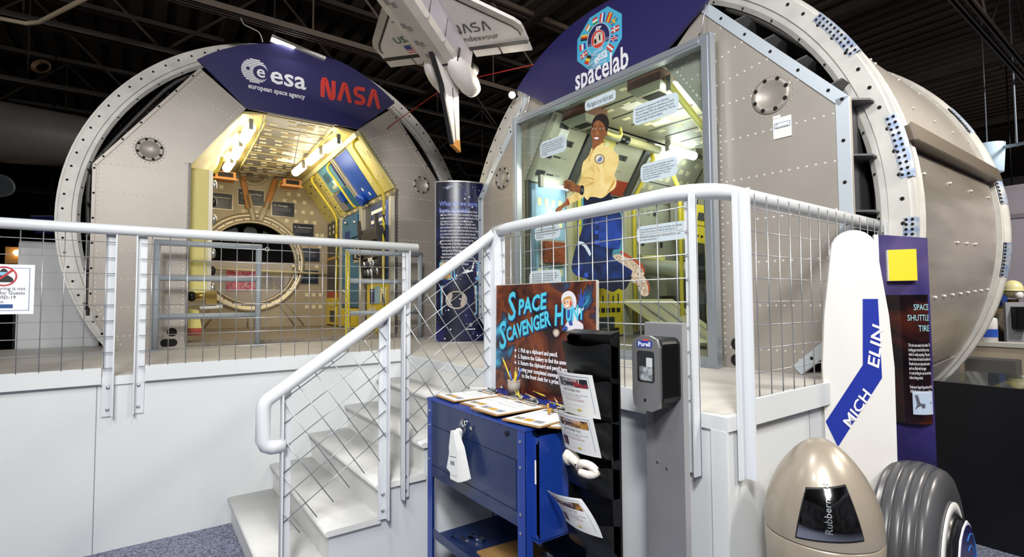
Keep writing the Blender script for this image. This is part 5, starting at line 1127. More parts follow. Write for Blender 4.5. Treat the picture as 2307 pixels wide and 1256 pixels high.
m = MB().tube([F(-.1, 0, .03), F(-.1, .02, 1.4)], .004, WIRE, 5); m.tube([F(.3, 0, .03), F(.32, 0, 1.4)], .004, WIRE, 5); m.build('hanging_wire', t)
l = bpy.data.lights.new('sign_lamp_light', 'AREA'); l.size = .3; l.energy = 4; o = bpy.data.objects.new('sign_lamp_light', l); COL.objects.link(o); o.parent = t; o.location = F(0, .2, .0)-p; o.rotation_euler = (math.radians(-50), 0, 0)
# ================================================================ SCAVENGER HUNT STATION
CB = mat('cabinet_blue', '1b3f9a', .3, .1, var=.1, scale=5, coat=.3); CBD = mat('cabinet_front_blue', '24345f', .3, .1, var=.15, scale=4, coat=.2); GAP = mat('gap_black', '07080c', .8)
x0, x1, y0, y1, zt = 1.35, 1.855, 1.772, 2.69, 1.03
cb = thing('cabinet', 'tall blue metal cabinet on legs standing against the front skirt wall', 'cabinet', ((x0+x1)/2, (y0+y1)/2, 0))
MB().box(x0-.004, x1, y0-.004, y1+.004, zt-.012, zt, CB).build('top', cb)
for y in (y0, y1-.055):
    for x in (x0, x1-.04):
        m = MB(); m.box(x, x+.004 if x == x0 else x+.04, y, y+.055, 0, zt-.012, CB if x == x0 else CB); s = y if y == y0 else y+.051; m.box(x+.0005, x+.04, s, s+.004, 0, zt-.012, CB)
        if x == x0:
            for z in ((.97, .86, .66, .58) if y == y0 else (.96, .88, .69)): m.disc(Fr((x-.001, y+.03, z), (0, 1, 0), (0, 0, 1), (-1, 0, 0)), .007, STEEL, 8, .004)
        m.build('leg', cb)
m = MB(); m.box(x0+.004, x0+.012, y0+.056, y1-.056, .60, zt-.013, CBD); m.box(x0+.0005, x0+.004, y0+.056, y1-.056, .885, zt-.013, CBD); m.box(x0+.0005, x0+.004, y0+.068, y1-.056, .665, .88, CBD); m.box(x0+.0005, x0+.004, y0+.056, y1-.056, .60, .66, CBD)
m.disc(Fr((x0, y0+.13, .985), (0, 1, 0), (0, 0, 1), (-1, 0, 0)), .012, GAP, 10, .006); fr = m.build('drawer_front', cb)
m = MB(); m.lathe([(0, .02), (.014, .02), (.022, .012), (.022, 0)], CHROME, Fr((x0, 2.27, .963), (0, 1, 0), (0, 0, 1), (-1, 0, 0)), 16); m.tube([V((x0-.015+.0*t, 2.27+.028*cos(t*PI/6), .945+.028*sin(t*PI/6))) for t in range(12)], .003, CHROME, 6, closed=True); m.disc(Fr((x0, 2.2, .95), (0, 1, 0), (0, 0, 1), (-1, 0, 0)), .01, CHROME, 10, .01); m.build('lock_and_ring', fr)
MB().box(x0+.05, x1-.005, y0+.012, y0+.02, .6, zt-.013, CBD).build('side_panel', cb); MB().box(x0+.05, x1-.005, y1-.02, y1-.012, .6, zt-.013, CBD).build('side_panel', cb)
m = MB(); m.prism([V((a, y0-.05, b)) for a, b in rrect(x0+.03, x1-.02, .56, 1.0, .03)], (0, .01, 0), CB); m.box(x0+.03, x0+.038, y0-.05, y0-.001, .57, .995, CB); m.box(x0+.03, x1-.02, y0-.05, y0-.001, .555, .563, CB); m.box(x0+.029, x0+.03, y0-.04, y0-.03, .8, .9, PAPER); m.build('side_bin', cb, label='brighter blue shallow bin on the cabinet side')
m = MB(); m.box(x0+.005, x1-.005, y0+.056, y1-.056, .26, .275, CBD); m.box(x0+.005, x0+.009, y0+.056, y1-.056, .276, .31, CBD); m.build('lower_shelf', cb)
MB().box(x1-.012, x1-.004, y0+.056, y1-.056, .25, .6, CBD).build('back_panel', cb)
# --- clipboards
KR = mat('hardboard_brown', 'a9814e', .6, var=.15, scale=12); GRY = mat('print_grey_photo', '8d8f95', .6); PICS = [ramp_mat('mini_photo', [(.35, '3c4a6a'), (.5, '8a8c94'), (.65, 'c2a45c')], 30), mat('mini_yellow', 'c79a3a', .6), GRY]
def clipboard(A, B, lab, z=1.031, paper=True, wd=None, flip=False):
    """A-B: near edge; board reaches away from it"""
    A, B = V((A[0], A[1], z)), V((B[0], B[1], z)); w = wd or .235; ex = (B-A).normalized(); C_ = (A+B)/2; ey = V((0, 0, 1)).cross(ex)
    if ey.x < 0: ey = -ey
    F = Fr(C_-ex*w/2, ex, ey, (0, 0, 1)); h = .33
    t = thing('clipboard', lab, 'clipboard', F(w/2, h/2), 0, 'clipboards of the scavenger hunt')
    MB().rbox(0, w, 0, h, 0, .004, .012, KR, F).build('board', t)
    if paper:
        m = MB(); m.prism([F(a, b, .0045) for a, b in ((.01, .02), (w-.012, .015), (w-.008, h-.04), (.014, h-.035))], (0, 0, .002), PAPER)
        for i in range(3): m.box(.03+.06*i, .082+.06*i, .045, .085, .0066, .007, PICS[i], F)
        m.box(.03, w-.04, h-.075, h-.05, .0066, .007, PICS[0], F)
        m.build('paper', t)
        m = textmb('What is this called?\n\nWhat did this do in space?\n\n_____________________\nWho flew on this mission?\n\n_____________________', Fr(F(.03, h-.1, .0076), F.x, F.y), .012, mat('pale_print', '8a8a90', .7), width=w*.66, line=1.2); m.build('paper_print', t)
    m = MB(); m.prism([F(w/2+a, h-.03+b, .0075) for a, b in ((-.055, 0), (.055, 0), (.05, .025), (-.05, .025))], (0, 0, .006), CHROME); m.prism([F(w/2+a, h-.008+b, .0075) for a, b in ((-.03, 0), (.03, 0), (.02, .012), (-.02, .012))], (0, 0, .02), CHROME); m.tube([F(w/2-.05, h-.012, .018), F(w/2+.05, h-.012, .018)], .004, CHROME, 6); m.build('clip', t)
    return t
clipboard((1.40, 2.43), (1.42, 2.18), 'lower clipboard sticking out beneath the leftmost clipboard on the blue cabinet', 1.031)
clipboard((1.385, 2.672), (1.375, 2.43), 'leftmost clipboard on the blue cabinet, with a white pen across its sheet', 1.0382)
clipboard((1.345, 2.225), (1.35, 1.985), 'middle clipboard on the blue cabinet, over the hanging card bunch', 1.0455)
clipboard((1.40, 1.80), (1.46, 1.69), 'clipboard mostly hidden beneath the rightmost one on the blue cabinet', 1.031, wd=.2)
clipboard((1.345, 1.945), (1.385, 1.715), 'rightmost clipboard on the blue cabinet, beside the black brochure rack', 1.0382)
for i, (x, y, lab) in enumerate(((1.44, 2.2, 'lower shelf clipboard lying under the blue cabinet at the back'), (1.36, 2.02, 'lower shelf clipboard lying on another under the blue cabinet'))):
    clipboard((x, y+.12), (x-.02, y-.12), lab, .277+.022*i, False)
for i, (x, y) in enumerate(((1.5, 2.42), (1.42, 2.47))):
    m = MB(); F = Fr((x, y, .277), (.3, -.95, 0), (.95, .3, 0)); m.box(-.05, .05, 0, .03, 0, .02, CHROME, F); m.prism([F(-.025, 0, .02), F(.025, 0, .02), F(.02, -.012, .05), F(-.02, -.012, .05)], F.y*.006, CHROME); m.build('clip_fitting', label=('loose chrome clip on the lower cabinet shelf, beside the brown boards' if i == 0 else 'loose chrome clip on the lower cabinet shelf, nearest the left leg'), cat='clip', group='loose clips on the lower shelf')
# --- pencils
WOOD = mat('pencil_wood', 'd8b078', .6); ERA = mat('eraser_pink', 'd07a78', .6); PBL = mat('pen_blue', '2f58c0', .35); PWH = mat('pen_white', 'eeeeec', .35)
def pencil(a, b, body, lab, grp, kind='pencil'):
    a, b = V(a), V(b); d = (b-a).normalized(); L = (b-a).length; t = thing(kind, lab, kind, a, 0, grp)
    MB().tube([a+d*.012, b-d*.02], .0042, body, 6).build('barrel', t)
    MB().tube([b-d*.02, b], .0042, WOOD if kind == 'pencil' else BLK, 6, r2=.0006).build('tip', t); MB().cyl(a, a+d*.012, .0042, ERA if kind == 'pencil' else BLK, 6).build('eraser' if kind == 'pencil' else 'cap', t)
cx, cy = 1.775, 2.43
t = thing('pencil_cup', 'grey cardboard pencil cup in front of the scavenger hunt board', 'cup', (cx, cy, 1.031)); FCU = Fr((cx, cy, 1.031), (1, 0, 0), (0, 1, 0))
MB().lathe([(0, .003), (.034, .003), (.036, 0), (.038, .088), (.036, .088), (.033, .006), (0, .006)], mat('cup_grey', '9c948d', .7), FCU, 24).build('cup_body', t); MB().lathe([(.0382, .08), (.0395, .082), (.0395, .089), (.0352, .089), (.0352, .08)], mat('cup_rim', 'b4a692', .7), FCU, 24).build('cup_rim', t)
G = 'pencils and pens in the grey cup'
for i, (dx, dy, h, bm, kd, lab) in enumerate(((-.03, .075, .21, YEL, 'pencil', 'leftmost and tallest yellow pencil in the grey cup'), (-.02, .025, .155, PWH, 'pen', 'white pen in the grey cup'), (-.03, .01, .15, PBL, 'pen', 'blue pen in the middle of the grey cup'), (.0, -.02, .16, YEL, 'pencil', 'yellow pencil right of the blue pen in the grey cup'), (-.02, -.045, .155, YEL, 'pencil', 'yellow pencil leaning right in the grey cup'), (.015, -.06, .17, PBL, 'pen', 'blue capped pen leaning right in the grey cup'), (-.03, -.075, .145, YEL, 'pencil', 'rightmost yellow pencil, leaning over the grey cup rim'))):
    pencil((cx-dx*.2, cy-dy*.2, 1.04), (cx+dx, cy+dy, 1.04+h), bm, lab, G, kd)
G = 'pencils scattered on the blue cabinet'
for a, b, bm, kd, lab in (((1.83, 2.47), (1.70, 2.28), YEL, 'pencil', 'yellow pencil lying across the top of the middle clipboard'), ((1.79, 2.46), (1.66, 2.21), YEL, 'pencil', 'second yellow pencil crossing the middle clipboard'), ((1.84, 2.33), (1.79, 2.16), YEL, 'pencil', 'yellow pencil lying against the scavenger hunt board'), ((1.71, 2.03), (1.69, 1.88), YEL, 'pencil', 'yellow pencil lying at the clip of the rightmost clipboard'), ((1.60, 2.66), (1.70, 2.56), PWH, 'pen', 'white pen with black cap across the leftmost clipboard'), ((1.80, 2.60), (1.74, 2.50), PWH, 'pen', 'white marker between the leftmost clipboard and the cup'), ((1.76, 2.30), (1.70, 2.12), WOOD, 'pencil', 'bare wood pencil behind the middle clipboard'), ((1.80, 2.10), (1.72, 1.98), WOOD, 'pencil', 'bare wood pencil behind the rightmost clipboard'), ((1.74, 2.02), (1.64, 1.92), PBL, 'pen', 'blue pen beside the rightmost clipboard top')):
    z = 1.061; pencil((*a, z), (*b, z+.002), bm, lab, G, kd)
m = MB(); m.tube(spline([V((1.62, 1.9, 1.05)), V((1.58, 1.87, 1.07)), V((1.56, 1.86, 1.055)), V((1.55, 1.855, 1.1))], 4, False), .006, mat('tan_string', 'b58a3a', .6), 6); m.build('tan_string', label='short tan cord standing on the rightmost clipboard', cat='cord')
# --- bunch of cards hanging on the front
hk = V((x0-.018, 2.275, .93))
t = thing('card_bunch', 'bunch of white paper cards hanging from a ring on the blue cabinet front', 'cards', hk)
rnd = random.Random(5)
for i in range(13):
    if i < 6: a = math.radians(-25+i*1.6); off = .0
    else: a = math.radians(6+(i-6)*3.2); off = .006
    ex = V((.02, -cos(a), sin(a))).normalized(); ey = V((0, -sin(a), -cos(a))).normalized(); d = V((-1, 0, 0))
    F = Fr(hk + d*(.004+.0042*(i if i < 6 else 18-i)), ex, ey, d); w, h = .082, .24
    m = MB(); m.prism([F(p, q) for p, q in ((-.012, -.005), (.012, -.005), (w*.5, .09), (w*.46, h), (-w*.5, h-.006), (-w*.48, .08))], d*.0018, PAPER)
    if i == 5: textmb('Scavenger Hunt', Fr(F(-.01, h-.03, .0024), -ey, ex), .017, INK, mb=m, width=.13)
    if i == 6: m.box(-w*.4, w*.36, h*.5, h*.52, .0018, .0022, GRY, F); m.box(-w*.4, w*.36, h*.88, h*.89, .0018, .0022, GRY, F); m.box(-.03, .01, h*.6, h*.68, .0018, .0022, GRY, F)
    m.build('paper_card', t)
# --- scavenger hunt board
PX = 1.842; PB0, PB1 = V((PX, 2.725, 1.0315)), 1.68
PWd, PHt = .895, PB1-1.0315
sc = thing('poster_board', 'scavenger hunt poster board with nebula picture and cyan letters leaning at the cabinet back', 'poster', (PX, 2.28, 1.0315))
FPo = Fr(PB0, (0, -1, 0), (.015, 0, 1), (-1, 0, .015))
NEB = ramp_mat('nebula_print', [(.3, '120a0c'), (.42, '2c130f'), (.5, '5a2816'), (.55, '7a3d1e'), (.59, '33202a'), (.64, '255577'), (.72, '4fa8c8')], 3.2, .35, 8, .9)
MB().box(0, PWd, 0, PHt, -.012, 0, NEB, FPo).build('print_panel', sc); m = MB(); m.box(PWd, PWd+.006, 0, PHt, -.014, .001, mat('foam_edge', 'b9b3a8', .7), FPo); m.box(0, PWd, PHt, PHt+.004, -.014, .001, mat('foam_edge', 'b9b3a8', .7), FPo); m.build('foam_edge', sc)
def pp(px, py): p = at(px, py, 'x', PX); return (2.725-p.y, p.z-1.0315)
PSC = 3.925
def cp(x, y): return pp(1100+x/PSC, 620+y/PSC)
LET = mat('poster_cyan_letters', '4fc3dc', .4); LSH = mat('poster_letter_shadow', '1d3a6e', .5)
def wordp(ch, a, b, size, rot, sh=.25, wd=None, mb=None):
    r = math.radians(rot); ex = FPo.x*cos(r)+FPo.y*sin(r); ey = FPo.y*cos(r)-FPo.x*sin(r)
    for o, mm, dz in (((.008, -.008), LSH, .002), ((0, 0), LET, .004)): textmb(ch, Fr(FPo(a[0]+o[0], a[1]+o[1], dz), ex, ey), size, mm, bold=.004, shear=sh, mb=mb, width=wd)
m = MB()
for ch, q0, q1, big in (('S', (172, 405), (255, 400), 1.9), ('PACE', (262, 352), (522, 290), 1), ('S', (98, 655), (170, 620), 1.9), ('CAVENGER', (165, 588), (545, 440), .92), ('H', (580, 445), (670, 420), 1.25), ('UNT', (682, 410), (852, 385), .85)):
    a, b = cp(*q0), cp(*q1); L = math.hypot(b[0]-a[0], b[1]-a[1]); rot = math.degrees(math.atan2(b[1]-a[1], b[0]-a[0]))
    m = MB() if ch in ('S', 'H') else m; wordp(ch, a, b, .125*big, rot if len(ch) > 1 else (10 if big > 1.5 else 6), .22, L, m)
    if ch not in ('S', 'H'): m.build('title_word', sc); m = MB()
def rowp(tx, q0, wpx, size):
    a = cp(*q0); b = cp(q0[0]+wpx, q0[1]+wpx*.105); rot = math.atan2(b[1]-a[1], b[0]-a[0]); rot = 0 if abs(rot) < .2 else rot
    return textmb(tx, Fr(FPo(a[0], a[1], .003), FPo.x, FPo.y), size, SWH, bold=.0012, width=math.hypot(b[0]-a[0], 0))
m = MB()
for tx, q0, wp in (('1. Pick up a clipboard and pencil.', (264, 680), 345), ('2. Explore the Gallery to find the answers.', (264, 736), 470), ('3. Return the clipboard and pencil here.', (264, 790), 440), ('4. Bring your completed scavenger hunt', (264, 846), 440), ('to the front desk for a prize.', (300, 905), 330)):
    a = cp(*q0); b = cp(q0[0]+wp, q0[1]); textmb(tx, Fr(FPo(a[0], a[1], .003), FPo.x, FPo.y), .034, SWH, bold=.001, width=b[0]-a[0], mb=m)
for y in (668, 720, 774): 
    a = cp(240, y); m.poly([FPo(a[0]+r*cos(i*PI/4), a[1]+r*sin(i*PI/4), .003) for i, r in zip(range(8), (.016, .005)*4)], SWH)
m.build('instruction_lettering', sc)
# cartoon child astronaut printed on the board
ac = MB(); AW = mat('toon_white', 'dcd8de', .5); AG = mat('toon_grey', 'a39fb0', .5); AB = mat('toon_blue', '2f4fa0', .5); AS = mat('toon_skin', 'e8b890', .5); AH = mat('toon_hair', 'c08a3c', .5); AK = mat('toon_line', '1d1a26', .5)
lv = [.003]
def tp(pts, mt, up=.0006): lv[0] += up; ac.poly([FPo(*cp(p.x, p.y), lv[0]) for p in spline([V((x, y, 0)) for x, y in pts], 3)], mt)
tp([(660, 490), (672, 455), (700, 400), (720, 330), (770, 290), (800, 280), (838, 285), (835, 310), (800, 345), (790, 400), (835, 440), (825, 500), (740, 505), (690, 505)], AW); tp([(690, 320), (740, 295), (775, 300), (745, 335), (735, 400), (745, 440), (715, 445), (700, 380)], AB)
tp([(642, 225), (650, 175), (690, 143), (735, 150), (768, 195), (775, 250), (765, 290), (700, 308), (660, 280)], AW); tp([(652, 240), (672, 205), (720, 190), (742, 225), (745, 265), (700, 303), (668, 280)], AG); tp([(658, 240), (676, 210), (718, 196), (735, 228), (738, 262), (700, 298), (672, 278)], AS)
tp([(656, 235), (672, 204), (715, 188), (738, 215), (720, 206), (700, 212), (684, 210), (672, 228)], AH); tp([(690, 232), (700, 222), (708, 232), (700, 245)], SWH); tp([(695, 235), (700, 228), (705, 236), (700, 243)], AB); tp([(668, 246), (676, 241), (684, 246), (676, 249)], AK); tp([(686, 278), (704, 266), (716, 264), (710, 280), (694, 288)], SWH); tp([(725, 232), (736, 235), (738, 262), (724, 268)], PR_)
tp([(800, 275), (796, 240), (808, 215), (797, 178), (806, 172), (818, 205), (815, 140), (825, 128), (833, 200), (850, 150), (858, 155), (848, 205), (870, 190), (872, 200), (850, 235), (838, 285)], AB); tp([(664, 495), (660, 475), (690, 450), (708, 470), (690, 492)], AB)
tp([(640, 500), (690, 485), (700, 492), (645, 512)], AK); tp([(577, 510), (590, 480), (620, 478), (640, 505), (630, 540), (600, 550)], mat('toon_lens_rim', '8c7a70', .5)); tp([(588, 512), (598, 490), (618, 488), (630, 508), (622, 532), (602, 540)], mat('toon_lens', 'cfc0b0', .5))
ac.build('cartoon_astronaut', sc)
# ================================================================ BROCHURE RACK
RX0, RX1, RY0, RY1 = 1.50, 1.56, 1.415, 1.675
rk = thing('brochure_rack', 'tall black brochure rack with curved pockets beside the blue cabinet', 'rack', (1.53, 1.545, 0))
RB = mat('rack_black', '0e0f11', .32); 
MB().box(RX1-.012, RX1, RY0, RY1, .56, 1.45, RB).build('back_panel', rk)
for y in (RY0, RY1-.006): MB().prism([V((RX1-.012, y, .56)), V((RX0+.01, y, .6)), V((RX0+.01, y, 1.43)), V((RX1-.012, y, 1.45))], (0, .006, 0), RB).build('side_panel', rk)
MB().box(RX1-.03, RX1, 1.5, 1.59, .012, .56, RB).build('pole', rk); MB().rbox(1.40, 1.70, 1.40, 1.69, .0, .012, .05, RB).build('base', rk)
def pocket(ztop, zbot, out):
    m = MB(); n = 10; vs = []
    for t, z in ((0, zbot), (1, ztop)):
        for i in range(n+1):
            y = RY1-(RY1-RY0)*i/n; b = (1-(2*i/n-1)**2); vs.append(V((RX0+.015-out*t*(.35+.65*b)-.012*b*(1-t)-.02*t, y, z-.018*b*t)))
    m.add(vs + [v+V((.004, 0, 0)) for v in vs], [(i, i+1, n+2+i, n+1+i) for i in range(n)] + [(2*n+2+i, 3*n+3+i, 3*n+4+i, 2*n+3+i) for i in range(n)] + [(n+1+i, n+2+i, 3*n+4+i, 3*n+3+i) for i in range(n)], RB, True)
    for s in (0, n): m.add([vs[s], vs[n+1+s], V((RX1-.012, vs[s].y, ztop-.02)), V((RX1-.012, vs[s].y, zbot))], [(0, 1, 2, 3)], RB)
    m.build('pocket', rk)
for zt_, zb in ((1.412, 1.27), (1.265, 1.10), (1.105, .95), (.95, .86) if False else (.93, .80), (.71, .56)): pocket(zt_, zb, .045)
m = MB(); m.prism([V((RX1, RY0, 1.45)), V((RX1, RY1, 1.45))] + [V((RX0-.0-.03*(1-(2*i/10-1)**2), RY1-(RY1-RY0)*i/10, 1.44)) for i in range(11)], (0, 0, .006), RB); m.build('top_cap', rk)
SHP = mat('sheet_print_dark', '2a2432', .5); BAN = [ramp_mat('sheet_banner_red', [(.35, '15151c'), (.55, '2a2a34'), (.68, 'a02a32')], 20), ramp_mat('sheet_banner_gold', [(.35, '1c2048'), (.5, '5a3a2a'), (.65, 'c08a3a')], 20)]
def sheets(zb, zt_, lean, curl, ban, lab, n=4, dy=0):
    """stack of printed sheets standing in a pocket"""
    t = thing('flyer_stack', lab, 'flyers', (RX0, 1.545, zb), 0, 'printed scavenger hunt flyers in the black rack'); w = .205
    def P(a, b, c=0):
        k = b/(zt_-zb); bow = .02*(1-(2*a/w-1)**2); c0 = curl*k*k
        return V((RX0-.028-lean*k-bow-c, 1.647+dy+curl*.9*k*k-a, zb+b-curl*.35*k*k*(1-a/w)))
    h = zt_-zb
    for i in range(n):
        m = MB(); vs = [P(w*x/8+.002*i, h*y/6, .0015*i) for y in range(7) for x in range(9)]; m.add(vs, [(y*9+x, y*9+x+1, y*9+x+10, y*9+x+9) for y in range(6) for x in range(8)], PAPER, True)
        if i == n-1:
            def q(a0, a1, b0, b1, mt):
                m.add([P(a0+(a1-a0)*x/6, b0+(b1-b0)*y/2, .0015*i+.001) for y in range(3) for x in range(7)], [(y*7+x, y*7+x+1, y*7+x+8, y*7+x+7) for y in range(2) for x in range(6)], mt, True)
            q(.025, w-.02, h*.68, h*.88, BAN[ban])
            for L in (((.012, .0135, .02, h*.94), (w-.0135, w-.012, .02, h*.94), (.012, w-.012, h*.93, h*.94))): q(*L, mat('sheet_border', '5a6f9c', .6))
            q(.11, .13, h*.12, h*.17, YEL)
            if ban: q(.02, .055, h*.15, h*.38, BAN[1])
            for tx, a, b, ww, sz, mt in (('Discovery\nCenter', .05, h*.8, .1, .03, SWH), ('Space Scavenger Hunt', .045, h*.58, .10, .014, INK), ('Find the answers in the gallery and write\nthem on your sheet as you go.', .03, h*.49, .145, .009, GRY), ('What is your favorite planet?' if not ban else "What is your explorer's favorite music?", .045, h*.36, .11, .011, mat('sheet_red_text', '9a4a44', .6)), ('____________________\n\n____________________', .05, h*.26, .1, .01, GRY)):
                textmb(tx, lambda x, y, z, a=a, b=b: P(a+x, b+y, .0015*i+.002), sz, mt, width=ww, mb=m)
        m.build('flyer', t)
sheets(1.115, 1.29, .045, 0, 0, 'glossy flyer stack in the upper filled pocket of the black rack'); sheets(.965, 1.125, .045, 0, 1, 'flyer stack with golden header in the third pocket of the black rack'); sheets(.66, .80, .05, .07, 1, 'curled flyer stack drooping from the lowest pocket of the black rack', 5)
m = MB(); GL = mat('glove_wool', 'e9e0d4', .9, var=.1, scale=40, bump=.6); p0 = V((RX0-.02, 1.565, .905))
m.tube(spline([p0+V((.01, .075, -.01)), p0+V((-.01, .055, .025)), p0+V((-.01, .02, .015)), p0+V((0, .0, -.01))], 4, False), [.016, .024, .03, .031, .03, .028, .025, .024, .022, .02, .02, .018, .016], GL, 10)
m.tube(spline([p0+V((-.01, .0, -.01)), p0+V((-.03, -.04, .022)), p0+V((-.02, -.08, .02)), p0+V((-.012, -.1, -.002)), p0+V((-.028, -.075, -.014)), p0+V((-.03, -.03, -.014))], 4, False), .016, GL, 10)
m.build('knit_glove', label='crumpled white knitted glove lying in the fourth pocket of the black rack', cat='glove')
# ================================================================ HAND SANITISER STAND
ds = thing('dispenser_stand', 'grey flat upright stand holding the hand sanitiser dispenser before the skirt wall', 'stand', (1.715, 1.31, 0))
DG = mat('stand_grey', 'a3a3a6', .45, .2); DG2 = mat('stand_front_grey', '858588', .45, .2)
m = MB(); m.box(1.70, 1.703, 1.225, 1.405, .012, 1.485, DG2); m.box(1.703, 1.735, 1.225, 1.405, .012, 1.49, DG); 
for z, y in ((.93, 1.35), (.915, 1.305)): m.disc(Fr((1.6999, y, z), (0, 1, 0), (0, 0, 1), (-1, 0, 0)), .006, STEEL, 8, .003)
m.build('upright', ds); MB().rbox(1.58, 1.86, 1.2, 1.43, 0, .012, .03, DG).build('base_plate', ds)
t = thing('sanitiser_dispenser', 'black and silver hand sanitiser dispenser fixed on the grey stand', 'dispenser', (1.64, 1.31, 1.17)); SIL = mat('dispenser_silver', '9b9a9c', .35, .7); DB = mat('dispenser_black', '0f0f10', .25)
m = MB(); FD = Fr((1.64, 1.305, 1.16), (0, -1, 0), (0, 0, 1), (-1, 0, 0)); m.rbox(-.072, .072, .02, .275, -.06, .045, .03, DB, FD, 6); m.rbox(-.05, .05, .0, .06, -.055, .03, .02, DB, FD); m.build('body', t)
m = MB(); o = [(-.066, .05), (-.06, .012), (-.03, -.004), (.03, -.004), (.06, .012), (.066, .05), (.066, .24), (.055, .27), (.02, .283), (-.02, .283), (-.055, .27), (-.066, .24)]; m.prism([FD(a, b, .045) for a, b in o], FD.z*.014, SIL); m.build('front_plate', t)
m = MB(); m.rbox(-.04, .042, .105, .225, .0592, .0602, .012, mat('window_dark', '1a1c1f', .1), FD); m.rbox(-.03, .034, .112, .165, .0603, .061, .006, mat('gel_clear', 'b9c0c4', .15, .3, hex2='54595c', scale=60), FD); m.rbox(.005, .034, .165, .2, .0603, .061, .004, mat('cartridge_white', 'c4c7ca', .3), FD); m.build('sight_window', t)
m = MB(); m.prism([FD(a, b, .0594) for a, b in ((-.038, .238), (.03, .238), (.034, .245), (.032, .264), (-.034, .264), (-.04, .256))], FD.z*.0006, mat('brand_blue', '2a3f94', .4)); m.prism([FD(a, b, .0597) for a, b in ((-.012, .264), (.02, .264), (.012, .270), (-.008, .270))], FD.z*.0004, PR_)
textmb('Purell', Fr(FD(-.002, .243, .061), FD.x, FD.y), .024, SWH, 'CENTER', bold=.0006, mb=m, width=.058); m.build('brand_label', t); MB().rbox(-.01, .0, .03, .042, .0592, .0598, .001, BLK, FD).build('sensor', t)
# ================================================================ BIN
bx, by = dep(1851, 1150, 1.97).x, dep(1851, 1150, 1.97).y; FBn = Fr((bx, by, 0), (1, 0, 0), (0, 1, 0)); BEI = mat('bin_champagne', 'a89c8c', .32, .25, coat=.35)
bi = thing('waste_bin', 'champagne grey bullet-shaped waste bin with chrome flap on the carpet', 'bin', (bx, by, 0))
prof = [(.199, .70), (.2, .72), (.196, .77), (.188, .81), (.172, .86), (.146, .915), (.118, .958), (.088, .995), (.06, 1.02), (.034, 1.036), (0, 1.043)]
MB().lathe(prof, BEI, FBn, 64).build('dome_lid', bi); MB().lathe([(0, .0), (.165, 0), (.178, .02), (.196, .6), (.2, .69), (.195, .697), (.19, .697)], BEI, FBn, 64).build('bin_body', bi)
def rad(z):
    for (r0, z0), (r1, z1) in zip(prof, prof[1:]):
        if z0 <= z <= z1: return r0+(r1-r0)*(z-z0)/(z1-z0)
    return .2
def BPt(a, z, o): r = rad(z)+o; return V((bx+r*cos(a), by+r*sin(a), z+o*.3))
ac0 = math.radians(209); 
def flap(s, o, mt, name):
    m = MB(); n = 8; vs = []
    for j in range(n+1):
        z = .735+.165*(.5+(j/n-.5)*s); hw_ = (.52-.12*(j/n))*s
        for i in range(n+1): vs.append(BPt(ac0-hw_+2*hw_*i/n+.02, z-.012*(2*i/n-1)*-1, o))
    m.add(vs, [(j*9+i, j*9+i+1, j*9+i+10, j*9+i+9) for j in range(n) for i in range(n)], mt, True)
    return m
flap(1.07, .002, mat('flap_gap', '1b1a1c', .5), '').build('flap_surround', bi)
fl = flap(1, .006, CHROME, '').build('chrome_flap', bi)
textmb('Rubbermaid', lambda x, y, z: BPt(ac0+.06-y*4.2, .755+x, .0085), .04, mat('embossed_chrome', 'a9adb2', .35, .7), width=.16).build('embossed_lettering', fl)
a = ac0-PI/2; MB().box(-.012, .012, -.004, .006, .64, .69, CHROME, Fr((bx+.199*cos(a+PI+.1), by+.199*sin(a+PI+.1), 0), (cos(a+PI/2), sin(a+PI/2), 0), (cos(a+PI), sin(a+PI), 0))).build('latch', bi)
# ================================================================ STANDEE STAND-IN, TYRE, BANNER BOARD, COUNTER
ps = dep(1935, 1085, 2.5); ex = RT.copy(); ex.z = 0; ex.normalize(); ex = (ex*.92 + V((.28, .96, 0))*-.25).normalized(); FB_ = Fr((dep(1932, 900, 2.5).x, dep(1932, 900, 2.5).y, 0), ex, (0, 0, 1)); FB_.z = V((ex.y, -ex.x, 0))
if FB_.z.dot(FW) > 0: FB_.z = -FB_.z
bd = thing('display_board', 'tall white rounded display board with a diagonal blue sash before the right skirt wall', 'display board', FB_.o)
BW = mat('board_white', 'e4e1dc', .45)
out = [(-.14, .02), (.14, .02), (.15, .6), (.155, 1.25), (.14, 1.5)] + [(.10*cos(math.radians(a))+.0, 1.82+.10*sin(math.radians(a))) for a in range(0, 181, 20)] + [(-.14, 1.5), (-.155, 1.25), (-.15, .6)]
MB().prism([FB_(a, b, 0) for a, b in out], FB_.z*.02, BW).build('panel', bd)
MB().box(-.16, .16, -.03, .12, .0, .02, BW, Fr(FB_.o, FB_.x, FB_.z, (0, 0, 1))).build('foot', bd)
SASH = mat('sash_blue', '23349a', .4); m = MB(); m.prism([FB_(a, b, .0205) for a, b in ((.03, 1.58), (.095, 1.58), (.10, 1.2), (-.10, .86), (-.15, .98), (.02, 1.26))], FB_.z*.001, SASH); m.build('sash', bd)
r = math.radians(82); textmb('ELIN', Fr(FB_(.085, 1.24, .0225), FB_.x*cos(r)+FB_.y*sin(r), FB_.y*cos(r)-FB_.x*sin(r)), .07, SWH, bold=.001, shear=.2, width=.21).build('lettering', bd); r = math.radians(60); textmb('MICH', Fr(FB_(-.045, .95, .0225), FB_.x*cos(r)+FB_.y*sin(r), FB_.y*cos(r)-FB_.x*sin(r)), .065, SWH, bold=.001, shear=.2, width=.2).build('lettering', bd)
